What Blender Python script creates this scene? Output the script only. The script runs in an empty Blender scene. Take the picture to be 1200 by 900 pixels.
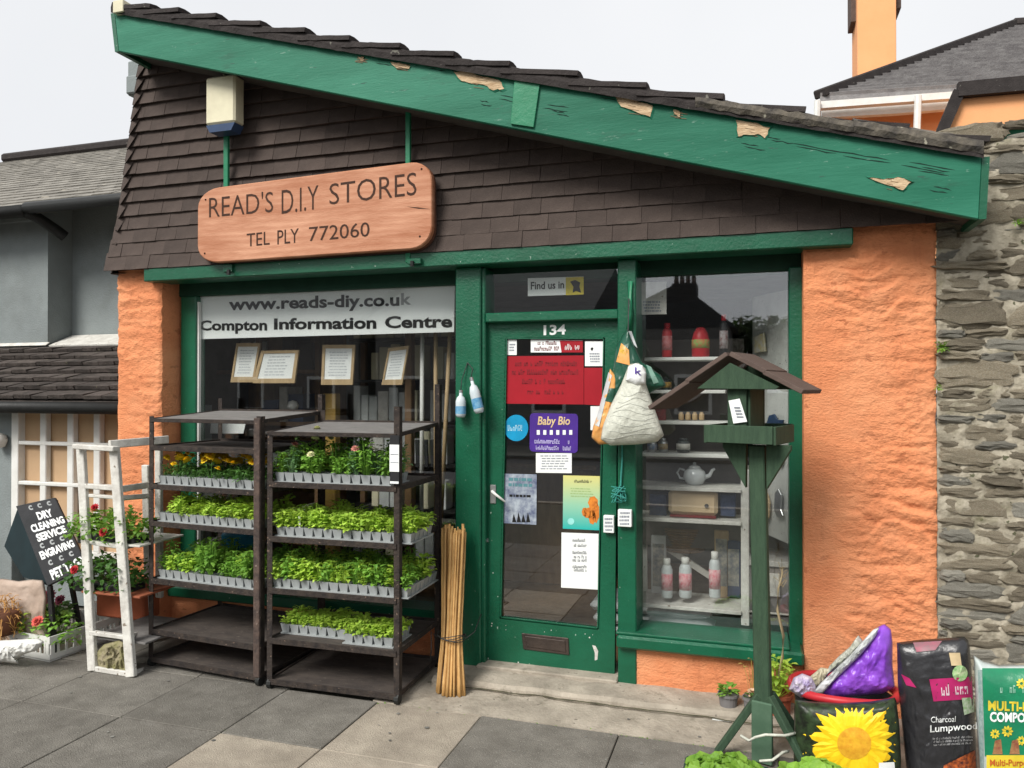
import bpy, bmesh, math, random
from mathutils import Vector, Matrix, noise
R = math.radians
SC = bpy.context.scene
COL = SC.collection
rnd = random.Random(7)

# ---------------------------------------------------------------- camera
EYE = Vector((0, -4.2, 1.65)); YAW = R(17.5); PITCH = R(0.4); FPX = 900.0
cd = bpy.data.cameras.new('camera'); cam = bpy.data.objects.new('camera', cd); COL.objects.link(cam)
cd.sensor_width = 36; cd.lens = 27; cd.clip_start = 0.05; cd.clip_end = 2000
cam.location = EYE; cam.rotation_euler = (R(90) + PITCH, 0, YAW); SC.camera = cam
_M = Matrix.Rotation(YAW, 3, 'Z') @ Matrix.Rotation(R(90) + PITCH, 3, 'X')

# ---------------------------------------------------------------- light
w = bpy.data.worlds.new('World'); SC.world = w; w.use_nodes = True
nt = w.node_tree; nt.nodes.clear()
sky = nt.nodes.new('ShaderNodeTexSky'); sky.sky_type = 'NISHITA'; sky.sun_disc = False
SUN_EL, SUN_AZ = R(58), R(150)      # high, veiled sun behind the photographer's left shoulder
sky.sun_elevation = SUN_EL; sky.sun_rotation = SUN_AZ + R(0); sky.dust_density = 4; sky.air_density = 1.2
hs = nt.nodes.new('ShaderNodeHueSaturation'); hs.inputs['Saturation'].default_value = 0.12
mx = nt.nodes.new('ShaderNodeMixRGB'); mx.inputs[0].default_value = 0.72
tc = nt.nodes.new('ShaderNodeTexCoord'); nz = nt.nodes.new('ShaderNodeTexNoise')
nz.inputs['Scale'].default_value = 1.6; nz.inputs['Detail'].default_value = 4
rp = nt.nodes.new('ShaderNodeValToRGB')
rp.color_ramp.elements[0].position = .3; rp.color_ramp.elements[0].color = (7.8, 8.0, 8.35, 1)
rp.color_ramp.elements[1].position = .75; rp.color_ramp.elements[1].color = (9.2, 9.3, 9.5, 1)
bg = nt.nodes.new('ShaderNodeBackground'); bg.inputs['Strength'].default_value = 0.099
out = nt.nodes.new('ShaderNodeOutputWorld')
nt.links.new(sky.outputs[0], hs.inputs['Color']); nt.links.new(tc.outputs['Generated'], nz.inputs['Vector'])
nt.links.new(nz.outputs[0], rp.inputs[0]); nt.links.new(hs.outputs[0], mx.inputs[1]); nt.links.new(rp.outputs[0], mx.inputs[2])
nt.links.new(mx.outputs[0], bg.inputs['Color']); nt.links.new(bg.outputs[0], out.inputs['Surface'])
sd = bpy.data.lights.new('sun', 'SUN'); sd.energy = 3.1; sd.angle = R(24); sd.color = (1, .965, .91)
so = bpy.data.objects.new('sun', sd); COL.objects.link(so)
_sd = Vector((-.42, -.95, .98)).normalized()          # towards the sun
so.rotation_euler = _sd.to_track_quat('Z', 'Y').to_euler()
sky.sun_elevation = math.asin(_sd.z); sky.sun_rotation = math.atan2(_sd.x, _sd.y)
SC.view_settings.view_transform = 'Standard'; SC.view_settings.look = 'None'
SC.view_settings.gamma = 1; SC.view_settings.use_curve_mapping = False; SC.view_settings.exposure = 0.32

# ---------------------------------------------------------------- measuring helpers
def ray(u, v):
    return _M @ Vector(((u - 600) / FPX, -(v - 450) / FPX, -1))
def W(u, v, y=0.0):                      # photo point -> world point on the upright plane y
    d = ray(u, v); return EYE + d * ((y - EYE.y) / d.y)
def G(u, v, z=0.0):                      # photo point -> world point at height z
    d = ray(u, v); return EYE + d * ((z - EYE.z) / d.z)
def bil(q, s, t):                        # q = TL, TR, BR, BL
    a = (q[0][0] + (q[1][0] - q[0][0]) * s, q[0][1] + (q[1][1] - q[0][1]) * s)
    b = (q[3][0] + (q[2][0] - q[3][0]) * s, q[3][1] + (q[2][1] - q[3][1]) * s)
    return (a[0] + (b[0] - a[0]) * t, a[1] + (b[1] - a[1]) * t)

# ---------------------------------------------------------------- materials
_mats = {}
def N(nt, t, **k):
    n = nt.nodes.new(t)
    for a, b in k.items(): setattr(n, a, b)
    return n
def mat(name, c, c2=None, sc=8, rough=.7, bump=0, bsc=40, spec=.3, metal=0, rand=0, fleck=None, fsc=60, famt=.1,
        stretch=(1, 1, 1), trans=0, emit=None, wave=None):
    """procedural: two-tone noise, optional per-object variation, flecks (chips, lichen) and bump"""
    if name in _mats: return _mats[name]
    m = bpy.data.materials.new(name); m.use_nodes = True; nt = m.node_tree; L = nt.links
    b = nt.nodes['Principled BSDF']; b.inputs['Roughness'].default_value = rough
    b.inputs['Specular IOR Level'].default_value = spec; b.inputs['Metallic'].default_value = metal
    c = (*c, 1); c2 = (*(c2 or tuple(x * .75 for x in c[:3])), 1)
    t = N(nt, 'ShaderNodeTexCoord'); mp = N(nt, 'ShaderNodeMapping'); mp.inputs['Scale'].default_value = stretch
    L.new(t.outputs['Object'], mp.inputs['Vector'])
    vec = mp.outputs[0]
    n1 = N(nt, 'ShaderNodeTexNoise'); n1.inputs['Scale'].default_value = sc; n1.inputs['Detail'].default_value = 6
    n1.inputs['Roughness'].default_value = .65
    L.new(vec, n1.inputs['Vector'])
    r1 = N(nt, 'ShaderNodeValToRGB'); r1.color_ramp.elements[0].position = .36; r1.color_ramp.elements[1].position = .64
    r1.color_ramp.elements[0].color = c2; r1.color_ramp.elements[1].color = c
    L.new(n1.outputs[0], r1.inputs[0]); colr = r1.outputs[0]
    if wave:
        wv = N(nt, 'ShaderNodeTexWave'); wv.inputs['Scale'].default_value = wave[1]; wv.inputs['Distortion'].default_value = 6
        wv.inputs['Detail'].default_value = 3; wv.bands_direction = 'Z'
        L.new(vec, wv.inputs['Vector'])
        x = N(nt, 'ShaderNodeMixRGB'); x.inputs[2].default_value = (*wave[0], 1)
        mm = N(nt, 'ShaderNodeMath', operation='MULTIPLY'); mm.inputs[1].default_value = wave[2]
        L.new(wv.outputs[1], mm.inputs[0]); L.new(mm.outputs[0], x.inputs[0]); L.new(colr, x.inputs[1]); colr = x.outputs[0]
    if fleck:
        n2 = N(nt, 'ShaderNodeTexNoise'); n2.inputs['Scale'].default_value = fsc; n2.inputs['Detail'].default_value = 3
        L.new(vec, n2.inputs['Vector'])
        r2 = N(nt, 'ShaderNodeValToRGB'); p = .5 + (.5 - famt) * .45
        r2.color_ramp.elements[0].position = p; r2.color_ramp.elements[1].position = p + .03
        r2.color_ramp.elements[0].color = (0, 0, 0, 1); r2.color_ramp.elements[1].color = (1, 1, 1, 1)
        L.new(n2.outputs[0], r2.inputs[0])
        x = N(nt, 'ShaderNodeMixRGB'); x.inputs[2].default_value = (*fleck, 1)
        L.new(r2.outputs[0], x.inputs[0]); L.new(colr, x.inputs[1]); colr = x.outputs[0]
    if rand:
        oi = N(nt, 'ShaderNodeObjectInfo'); mr = N(nt, 'ShaderNodeMapRange')
        mr.inputs['To Min'].default_value = 1 - rand; mr.inputs['To Max'].default_value = 1 + rand
        L.new(oi.outputs['Random'], mr.inputs['Value'])
        h = N(nt, 'ShaderNodeHueSaturation'); L.new(colr, h.inputs['Color']); L.new(mr.outputs[0], h.inputs['Value'])
        colr = h.outputs[0]
    L.new(colr, b.inputs['Base Color'])
    if bump:
        n3 = N(nt, 'ShaderNodeTexNoise'); n3.inputs['Scale'].default_value = bsc; n3.inputs['Detail'].default_value = 8
        n3.inputs['Roughness'].default_value = .6
        L.new(vec, n3.inputs['Vector'])
        bp = N(nt, 'ShaderNodeBump'); bp.inputs['Strength'].default_value = bump; bp.inputs['Distance'].default_value = .01
        L.new(n3.outputs[0], bp.inputs['Height']); L.new(bp.outputs[0], b.inputs['Normal'])
    if trans:
        b.inputs['Transmission Weight'].default_value = trans
    _mats[name] = m; return m
def leafmat(name, c, c2):
    m = mat(name, c, c2, sc=14, rough=.5, bump=.3, bsc=90, spec=.35, rand=.22)
    nt = m.node_tree; b = nt.nodes['Principled BSDF']
    tr = N(nt, 'ShaderNodeBsdfTranslucent'); tr.inputs[0].default_value = (c[0] * 1.3, c[1] * 1.3, c[2] * .8, 1)
    ms = N(nt, 'ShaderNodeMixShader'); ms.inputs[0].default_value = .3
    o = nt.nodes['Material Output']
    nt.links.new(b.outputs[0], ms.inputs[1]); nt.links.new(tr.outputs[0], ms.inputs[2]); nt.links.new(ms.outputs[0], o.inputs[0])
    return m
def glassmat():
    m = bpy.data.materials.new('window glass'); m.use_nodes = True; nt = m.node_tree; nt.nodes.clear()
    o = N(nt, 'ShaderNodeOutputMaterial'); t = N(nt, 'ShaderNodeBsdfTransparent'); t.inputs[0].default_value = (.98, .99, .985, 1)
    g = N(nt, 'ShaderNodeBsdfGlossy'); g.inputs['Roughness'].default_value = .015; g.inputs[0].default_value = (.95, .97, 1, 1)
    f0 = N(nt, 'ShaderNodeLayerWeight'); f0.inputs['Blend'].default_value = .5
    f = N(nt, 'ShaderNodeMath', operation='POWER'); f.inputs[1].default_value = 4; nt.links.new(f0.outputs['Facing'], f.inputs[0])
    ma = N(nt, 'ShaderNodeMath', operation='MULTIPLY_ADD'); ma.inputs[1].default_value = .8; ma.inputs[2].default_value = .105
    n = N(nt, 'ShaderNodeTexNoise'); n.inputs['Scale'].default_value = 1.2
    tcx = N(nt, 'ShaderNodeTexCoord'); bp = N(nt, 'ShaderNodeBump'); bp.inputs['Strength'].default_value = .02
    nt.links.new(tcx.outputs['Object'], n.inputs['Vector']); nt.links.new(n.outputs[0], bp.inputs['Height'])
    nt.links.new(bp.outputs[0], g.inputs['Normal'])
    ms = N(nt, 'ShaderNodeMixShader')
    nt.links.new(f.outputs[0], ma.inputs[0]); nt.links.new(ma.outputs[0], ms.inputs[0])
    nt.links.new(t.outputs[0], ms.inputs[1]); nt.links.new(g.outputs[0], ms.inputs[2]); nt.links.new(ms.outputs[0], o.inputs[0])
    return m

GREEN = mat('green gloss paint', (.006, .105, .052), (.004, .08, .038), sc=5, rough=.33, bump=.25, bsc=60, spec=.5, fleck=(.35, .42, .36), fsc=45, famt=.0, stretch=(1, 1, 1))
GREENW = mat('weathered green paint with painted sheen', (.036, .2, .125), (.008, .11, .062), sc=.8, rough=.55, bump=.16, bsc=30, spec=.22, stretch=(.5, 1, 3), fleck=(.03, .1, .07), fsc=22, famt=.03)  # worn paint; the broad paler tone also paints in the fascia's reflected sheen
GREEN2 = mat('bright green strip paint', (.02, .2, .1), (.015, .17, .08), rough=.4, bump=.2)
GREENB = mat('bird table green paint', (.042, .08, .045), (.028, .056, .032), rough=.75, bump=.4, bsc=50, stretch=(6, 6, 1))
ORANGE = mat('orange masonry paint', (.74, .285, .13), (.63, .225, .1), sc=4, rough=.85, bump=.9, bsc=60, spec=.2, stretch=(1, 1, 1.7), fleck=(.5, .17, .075), fsc=9, famt=.2)
SHING = mat('brown shingle', (.078, .058, .049), (.055, .041, .035), sc=6, rough=.85, bump=.5, bsc=120, rand=.13, fleck=(.14, .12, .11), fsc=70, famt=.02)
VERGE = mat('dark roof tile', (.045, .038, .036), (.03, .025, .024), sc=10, rough=.9, bump=.7, bsc=60, rand=.2, fleck=(.16, .155, .13), fsc=22, famt=.08)
VERGEL = mat('lichened mortar', (.16, .14, .11), (.06, .055, .05), sc=12, rough=.95, bump=1, bsc=40, fleck=(.4, .38, .3), fsc=14, famt=.1)
PEEL = mat('peeled bare wood', (.62, .47, .3), (.42, .28, .16), sc=18, rough=.8, bump=.5, stretch=(1, 1, 4))
WOODS = mat('pink brown sign wood', (.6, .31, .19), (.38, .15, .075), sc=1.6, rough=.6, bump=.25, bsc=20, stretch=(1, 1, 5), wave=((.36, .13, .06), 1.6, .32))
WOODE = mat('sign wood edge', (.12, .05, .03), rough=.8)
CARVE = mat('dark carved lettering', (.06, .03, .02), rough=.9)
CREAM = mat('cream plastic', (.68, .64, .46), (.6, .56, .4), rough=.45, bump=.05)
NAVY = mat('blue plastic', (.03, .06, .13), rough=.4)
WHITE = mat('white paper', (.82, .84, .82), (.78, .8, .79), rough=.6, sc=3)
WHITEP = mat('white paint', (.72, .72, .69), (.62, .62, .58), rough=.5, bump=.2, sc=6)
WHITEW = mat('scuffed white paint', (.66, .65, .6), (.48, .46, .42), sc=12, rough=.75, bump=.5, fleck=(.22, .18, .14), fsc=30, famt=.1)
BLACK = mat('black print', (.012, .012, .012), rough=.5)
BLACKP = mat('black plastic', (.02, .021, .022), (.03, .03, .032), rough=.4, bump=.2)
DARKG = mat('black gutter', (.02, .021, .02), rough=.5, bump=.2)
RUST = mat('rusty brown steel', (.055, .042, .034), (.024, .02, .019), sc=22, rough=.8, bump=.7, bsc=80, metal=.15, fleck=(.17, .12, .09), fsc=48, famt=.12)
TRAYB = mat('worn hardboard shelf', (.085, .07, .06), (.05, .042, .038), sc=9, rough=.75, bump=.5, bsc=60, fleck=(.14, .12, .1), fsc=30, famt=.12, stretch=(1, 3, 1))
SHELFG = mat('grey worn shelf', (.2, .19, .18), (.13, .125, .12), sc=9, rough=.7, bump=.4, bsc=50, stretch=(1, 3, 1))
POTG = mat('pale grey plastic pot', (.35, .37, .37), (.26, .28, .28), rough=.5)
SOIL = mat('compost soil', (.03, .022, .016), rough=1, bump=1)
SLABD = mat('dark paving slab', (.2, .187, .162), (.14, .13, .112), sc=7, rough=.9, bump=.9, bsc=140, rand=.1, fleck=(.34, .32, .28), fsc=120, famt=.16)
SLABL = mat('light paving slab', (.4, .35, .28), (.29, .25, .2), sc=6, rough=.9, bump=.8, bsc=140, rand=.1, fleck=(.25, .215, .17), fsc=110, famt=.12)
CONC = mat('pale worn concrete', (.43, .38, .31), (.29, .255, .205), sc=5, rough=.95, bump=.7, bsc=50, fleck=(.19, .165, .135), fsc=30, famt=.1)
JOINT = mat('slab joint grit', (.1, .095, .075), (.06, .06, .045), rough=1, bump=1, bsc=90)
ASPH = mat('asphalt', (.055, .055, .055), (.045, .045, .046), rough=.9, bump=.5, bsc=160)
GREYW = mat('grey painted render', (.23, .258, .256), (.205, .23, .23), sc=4, rough=.85, bump=.6, bsc=70)
SLATEL = mat('lichened slate', (.27, .255, .225), (.16, .15, .132), sc=6, rough=.95, bump=.8, bsc=30, fleck=(.42, .39, .33), fsc=9, famt=.12, stretch=(1, 1, 1.5))
SLATED = mat('mossy dark tile', (.085, .07, .062), (.045, .038, .033), sc=9, rough=.95, bump=.9, bsc=40, rand=.3, fleck=(.16, .15, .1), fsc=14, famt=.08)
SLATEG = mat('grey slate', (.3, .29, .285), (.2, .19, .19), sc=5, rough=.9, bump=.8, bsc=30, fleck=(.27, .26, .25), fsc=18, famt=.12)
ORANGEF = mat('smooth orange paint', (.84, .4, .18), (.8, .37, .16), sc=2, rough=.8, bump=.2)
STONE = mat('brown grey rubble stone', (.4, .34, .245), (.2, .165, .115), sc=16, rough=.95, bump=1, bsc=60, rand=.3, fleck=(.45, .43, .35), fsc=24, famt=.3, stretch=(1, 1, 2.2))
STONE2 = mat('slate grey rubble stone', (.42, .4, .335), (.23, .215, .18), sc=16, rough=.95, bump=1, bsc=60, rand=.3, fleck=(.5, .48, .4), fsc=24, famt=.3, stretch=(1, 1, 2.2))
MORT = mat('lime mortar', (.46, .415, .325), (.22, .195, .145), sc=13, rough=1, bump=1, bsc=40, fleck=(.1, .1, .06), fsc=20, famt=.12)
CANE = mat('bamboo cane', (.56, .34, .13), (.45, .25, .085), sc=16, rough=.5, bump=.15, rand=.22, stretch=(4, 4, 1))
GLASS = glassmat()
RED = mat('red sheet', (.36, .012, .022), (.3, .01, .018), rough=.4, sc=3)
REDP = mat('red plastic', (.55, .03, .04), rough=.4)
DKRED = mat('dark red print', (.2, .02, .025), rough=.5)
PURP = mat('purple print', (.075, .03, .27), rough=.4)
PURPB = mat('purple plastic film', (.3, .09, .62), (.2, .05, .5), sc=9, rough=.3, bump=.4, bsc=14, spec=.5)
CYAN = mat('cyan sticker', (.01, .3, .55), rough=.4)
YEL = mat('yellow print', (.75, .6, .05), rough=.5)
YELF = mat('marigold petal', (.85, .5, .01), (.85, .62, .03), rough=.6, rand=.15)
REDF = mat('red petal', (.5, .012, .02), (.35, .01, .015), rough=.6)
CORAL = mat('coral petal', (.7, .12, .09), (.6, .09, .07), rough=.6)
PINKF = mat('salmon pink petal', (.62, .25, .2), rough=.6)
CREAMF = mat('cream petal', (.75, .75, .4), rough=.6)
PLUM = mat('plum petal', (.2, .03, .06), rough=.6)
SUNP = mat('sunflower petal print', (.9, .62, .02), (.82, .5, .01), sc=14, rough=.45)
SUNC = mat('sunflower centre print', (.62, .28, .02), (.75, .42, .03), sc=50, rough=.5)
PALEW = mat('net of pale fat balls', (.64, .65, .56), (.5, .51, .44), sc=30, rough=.5, bump=.6, bsc=50)
BAGG = mat('dark green sack film', (.015, .09, .055), (.01, .06, .035), rough=.3, bump=.4, bsc=20, spec=.5)
BAGC = mat('compost green film', (.01, .22, .1), (.008, .17, .08), rough=.28, bump=.5, bsc=12, spec=.6)
BAGK = mat('black glossy film', (.018, .018, .02), (.03, .03, .033), sc=6, rough=.26, bump=.8, bsc=9, spec=.6)
MAG = mat('magenta print', (.42, .02, .13), (.36, .02, .1), rough=.4)
CLEARW = mat('pale plastic film', (.6, .62, .62), (.45, .47, .47), rough=.3, bump=.6, bsc=20)
OBJW = mat('pale grey goods', (.6, .62, .61), (.45, .47, .46), rough=.5, rand=.25)
DARKW = mat('dark interior wall', (.1, .09, .08), rough=.9)
WOODB = mat('mid brown wood', (.2, .12, .06), (.14, .08, .04), sc=6, rough=.6, stretch=(4, 4, 1), bump=.2)
WOODL = mat('light wood', (.5, .36, .2), (.4, .28, .15), sc=6, rough=.55, stretch=(4, 4, 1), bump=.2)
OCHRE = mat('ochre wood post', (.4, .25, .06), rough=.6)
TAN = mat('tan blind board', (.5, .34, .2), (.44, .29, .17), sc=2, rough=.8)
CARD = mat('brown paper sack', (.5, .4, .33), (.38, .29, .23), sc=5, rough=.9, bump=.6, bsc=14)
STRAW = mat('straw', (.55, .3, .1), (.4, .2, .06), rough=.8, rand=.3)
METAL = mat('pale metal', (.55, .56, .56), rough=.3, metal=.8)
BRONZE = mat('tarnished letter plate', (.085, .065, .055), (.05, .04, .035), rough=.45, metal=.5, bump=.3)
TERRA = mat('terracotta', (.4, .1, .05), (.3, .08, .04), rough=.8)
BRROOF = mat('brown roof boards', (.12, .085, .07), (.085, .06, .05), sc=8, rough=.85, bump=.5, stretch=(1, 6, 1))
LEAFB = leafmat('bright seedling leaf', (.5, .66, .1), (.27, .46, .06))
LEAFM = leafmat('mid green leaf', (.25, .45, .07), (.12, .28, .04))
LEAFD = leafmat('dark green leaf', (.1, .22, .045), (.05, .14, .03))
LEAFG = leafmat('grey green leaf', (.22, .38, .18), (.12, .24, .1))
HOUSEO = mat('opposite house render', (.18, .17, .16), rough=.9, sc=1)
HOUSER = mat('opposite roof slate', (.05, .05, .052), rough=.9, sc=2)
LEAFH = leafmat('yellow green round leaf', (.25, .43, .055), (.14, .3, .035))
TREE = leafmat('far tree leaf', (.05, .09, .03), (.025, .05, .02))

def patchy(m, col, sc, amt, stretch=(1, 1, 1), lo=.48, hi=.66):
    """a third, broad layer of worn or faded patches over a material"""
    nt = m.node_tree; b = nt.nodes['Principled BSDF']; src = b.inputs['Base Color'].links[0].from_socket
    t = N(nt, 'ShaderNodeTexCoord'); mp = N(nt, 'ShaderNodeMapping'); mp.inputs['Scale'].default_value = stretch
    n = N(nt, 'ShaderNodeTexNoise'); n.inputs['Scale'].default_value = sc; n.inputs['Detail'].default_value = 7; n.inputs['Roughness'].default_value = .7
    mr = N(nt, 'ShaderNodeMapRange'); mr.inputs['From Min'].default_value = lo; mr.inputs['From Max'].default_value = hi; mr.inputs['To Max'].default_value = amt
    x = N(nt, 'ShaderNodeMixRGB'); x.inputs[2].default_value = (*col, 1)
    nt.links.new(t.outputs['Object'], mp.inputs[0]); nt.links.new(mp.outputs[0], n.inputs['Vector']); nt.links.new(n.outputs[0], mr.inputs[0])
    nt.links.new(mr.outputs[0], x.inputs[0]); nt.links.new(src, x.inputs[1]); nt.links.new(x.outputs[0], b.inputs['Base Color'])
patchy(ORANGE, (.8, .42, .23), 1.7, .3); patchy(ORANGE, (.4, .13, .06), 2.6, .6, (2.5, 1, .8), .56, .72); patchy(ORANGE, (.2, .1, .06), 16, .5, (1, 1, 2), .64, .7)
patchy(SLABD, (.11, .1, .085), 2.2, .6); patchy(SLABD, (.28, .265, .235), 5, .35, lo=.56, hi=.7); patchy(SLABL, (.22, .19, .15), 2.6, .6); patchy(CONC, (.2, .175, .14), 3, .7); patchy(CONC, (.12, .11, .075), 9, .5, lo=.58, hi=.68)
patchy(GREENW, (.02, .07, .045), 5, .5, (.6, 1, 2.5), .58, .7); patchy(GREENW, (.3, .42, .36), 18, .35, (.6, 1, 2.5), .64, .68)
patchy(GREYW, (.15, .165, .16), 1.4, .6); patchy(SHING, (.13, .115, .1), 3, .35, lo=.55, hi=.75); patchy(STONE, (.2, .2, .12), 5, .4, lo=.55, hi=.7); patchy(MORT, (.17, .16, .09), 4, .6, lo=.52, hi=.66)
patchy(GREEN, (.02, .035, .025), 26, .6, (1, 1, .6), .66, .7)
# ---------------------------------------------------------------- builders
def root(name, label, cat, loc=(0, 0, 0), group=None, rz=0):
    o = bpy.data.objects.new(name, None); COL.objects.link(o); o.location = loc; o.rotation_euler = (0, 0, rz)
    o.empty_display_size = .1
    tag(o, label, cat, group); return o
def tag(o, label=None, cat=None, group=None, kind=None):
    if label: o['label'] = label
    if cat: o['category'] = cat
    if group: o['group'] = group
    if kind: o['kind'] = kind
    return o
def wloc(o):
    l = Vector((0, 0, 0))
    while o is not None: l += o.location; o = o.parent
    return l
def mkobj(name, me, parent=None, loc=None, rot=None, scale=None):
    o = bpy.data.objects.new(name, me); COL.objects.link(o)
    if parent is not None: o.parent = parent
    if loc is not None: o.location = loc
    if rot is not None: o.rotation_euler = rot
    if scale is not None: o.scale = scale
    return o
def copy_tree(o, parent=None):
    c = o.copy(); COL.objects.link(c); c.parent = parent
    for ch in list(KIDS.get(o.name, [])): pass
    for ch in [x for x in o.children]: copy_tree(ch, c)
    return c
KIDS = {}
class MB:
    def __init__(s): s.v = []; s.f = []; s.m = []; s.cur = 0
    def add(s, vs, fs):
        n = len(s.v); s.v += [Vector(p) for p in vs]; s.f += [tuple(i + n for i in f) for f in fs]; s.m += [s.cur] * len(fs); return s
    def box(s, a, b, bev=0, M=None):
        (x0, y0, z0), (x1, y1, z1) = a, b
        x0, x1 = sorted((x0, x1)); y0, y1 = sorted((y0, y1)); z0, z1 = sorted((z0, z1))
        if not bev:
            vs = [(x, y, z) for x in (x0, x1) for y in (y0, y1) for z in (z0, z1)]
            fs = [(0, 1, 3, 2), (4, 6, 7, 5), (0, 4, 5, 1), (2, 3, 7, 6), (0, 2, 6, 4), (1, 5, 7, 3)]
        else:
            e = min(bev, (x1 - x0) * .45, (y1 - y0) * .45, (z1 - z0) * .45)
            vs = []; idx = {}
            for i in (0, 1):
                for j in (0, 1):
                    for k in (0, 1):
                        X, Y, Z = (x0, x1)[i], (y0, y1)[j], (z0, z1)[k]; sx, sy, sz = (1, -1)[i] * e, (1, -1)[j] * e, (1, -1)[k] * e
                        for ax, p in enumerate(((X, Y + sy, Z + sz), (X + sx, Y, Z + sz), (X + sx, Y + sy, Z))):
                            idx[i, j, k, ax] = len(vs); vs.append(p)
            fs = []
            q = ((0, 0), (1, 0), (1, 1), (0, 1))
            for i in (0, 1): fs.append(tuple(idx[i, a_, b_, 0] for a_, b_ in (q if i else q[::-1])))
            for j in (0, 1): fs.append(tuple(idx[a_, j, b_, 1] for a_, b_ in (q[::-1] if j else q)))
            for k in (0, 1): fs.append(tuple(idx[a_, b_, k, 2] for a_, b_ in (q if k else q[::-1])))
            for a_ in (0, 1):
                for b_ in (0, 1):
                    fs.append((idx[0, a_, b_, 1], idx[1, a_, b_, 1], idx[1, a_, b_, 2], idx[0, a_, b_, 2]))
                    fs.append((idx[a_, 0, b_, 0], idx[a_, 1, b_, 0], idx[a_, 1, b_, 2], idx[a_, 0, b_, 2]))
                    fs.append((idx[a_, b_, 0, 0], idx[a_, b_, 1, 0], idx[a_, b_, 1, 1], idx[a_, b_, 0, 1]))
                    for c_ in (0, 1): fs.append((idx[a_, b_, c_, 0], idx[a_, b_, c_, 1], idx[a_, b_, c_, 2]))
        if M is not None: vs = [M @ Vector(p) for p in vs]
        return s.add(vs, fs)
    def prism(s, pts, vec):
        vec = Vector(vec); n = len(pts); p = [Vector(q) for q in pts]
        return s.add(p + [q + vec for q in p], [tuple(range(n)), tuple(range(2 * n - 1, n - 1, -1))] +
                     [(i, i + n, (i + 1) % n + n, (i + 1) % n) for i in range(n)])
    def bar(s, a, b, w, h, up=(0, 0, 1), bev=0):
        a = Vector(a); b = Vector(b); d = b - a; L = d.length; d.normalize(); up = Vector(up)
        x = d.cross(up)
        if x.length < 1e-4: x = d.cross(Vector((0, 1, 0)))
        x.normalize(); z = x.cross(d)
        M = Matrix((( x.x, d.x, z.x, a.x), (x.y, d.y, z.y, a.y), (x.z, d.z, z.z, a.z), (0, 0, 0, 1)))
        return s.box((-w / 2, 0, -h / 2), (w / 2, L, h / 2), bev, M)
    def tube(s, pts, r, n=8, cap=True):
        pts = [Vector(p) for p in pts]; rs = r if isinstance(r, (list, tuple)) else [r] * len(pts); vs = []; fs = []
        for i, p in enumerate(pts):
            d = (pts[min(i + 1, len(pts) - 1)] - pts[max(i - 1, 0)]).normalized()
            x = d.cross(Vector((0, 0, 1)));
            if x.length < .01: x = Vector((1, 0, 0))
            x.normalize(); y = d.cross(x)
            for k in range(n):
                a = 2 * math.pi * k / n; vs.append(p + (x * math.cos(a) + y * math.sin(a)) * rs[i])
        for i in range(len(pts) - 1):
            for k in range(n): fs.append((i * n + k, i * n + (k + 1) % n, (i + 1) * n + (k + 1) % n, (i + 1) * n + k))
        if cap: fs += [tuple(range(n))[::-1], tuple(range((len(pts) - 1) * n, len(pts) * n))]
        return s.add(vs, fs)
    def lathe(s, prof, c, n=16, sx=1, sy=1):
        c = Vector(c); vs = []; fs = []
        for r, z in prof:
            for k in range(n):
                a = 2 * math.pi * k / n; vs.append(c + Vector((r * math.cos(a) * sx, r * math.sin(a) * sy, z)))
        for i in range(len(prof) - 1):
            for k in range(n): fs.append((i * n + k, i * n + (k + 1) % n, (i + 1) * n + (k + 1) % n, (i + 1) * n + k))
        fs += [tuple(range(n))[::-1], tuple(range((len(prof) - 1) * n, len(prof) * n))]
        return s.add(vs, fs)
    def mesh(s, name, mats, off=Vector((0, 0, 0)), smooth=False):
        me = bpy.data.meshes.new(name); me.from_pydata([tuple(p - off) for p in s.v], [], s.f)
        for m in (mats if isinstance(mats, (list, tuple)) else [mats]): me.materials.append(m)
        me.polygons.foreach_set('material_index', s.m)
        if smooth: me.polygons.foreach_set('use_smooth', [True] * len(me.polygons))
        bm = bmesh.new(); bm.from_mesh(me); bmesh.ops.recalc_face_normals(bm, faces=bm.faces); bm.to_mesh(me); bm.free()
        me.update(); return me
    def build(s, name, mats, parent=None, smooth=False, local=False, bevel=0):
        off = Vector((0, 0, 0)) if (local or parent is None) else wloc(parent)
        o = mkobj(name, s.mesh(name, mats, off, smooth), parent)
        if bevel:
            b = o.modifiers.new('bevel', 'BEVEL'); b.width = bevel; b.segments = 1; b.limit_method = 'ANGLE'
        return o
def pbox(name, m, parent, u0, v0, u1, v1, y0, th, bevel=.003):
    """upright box whose front lies on plane y0 and spans the photo rectangle"""
    a = W(u0, v0, y0); b = W(u1, v1, y0)
    return MB().box((a.x, y0, b.z), (b.x, y0 + th, a.z), bevel).build(name, m, parent)
def ppoly(name, m, parent, pts, y0, th, bevel=.003):
    return MB().prism([W(u, v, y0) for u, v in pts], (0, th, 0)).build(name, m, parent, bevel=bevel)
def plane_quad(name, m, parent, q, y, th=.0015):
    return MB().prism([W(u, v, y) for u, v in q], (0, th, 0)).build(name, m, parent)
def rect(u0, v0, u1, v1): return [(u0, v0), (u1, v0), (u1, v1), (u0, v1)]
_txt = {}
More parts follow.
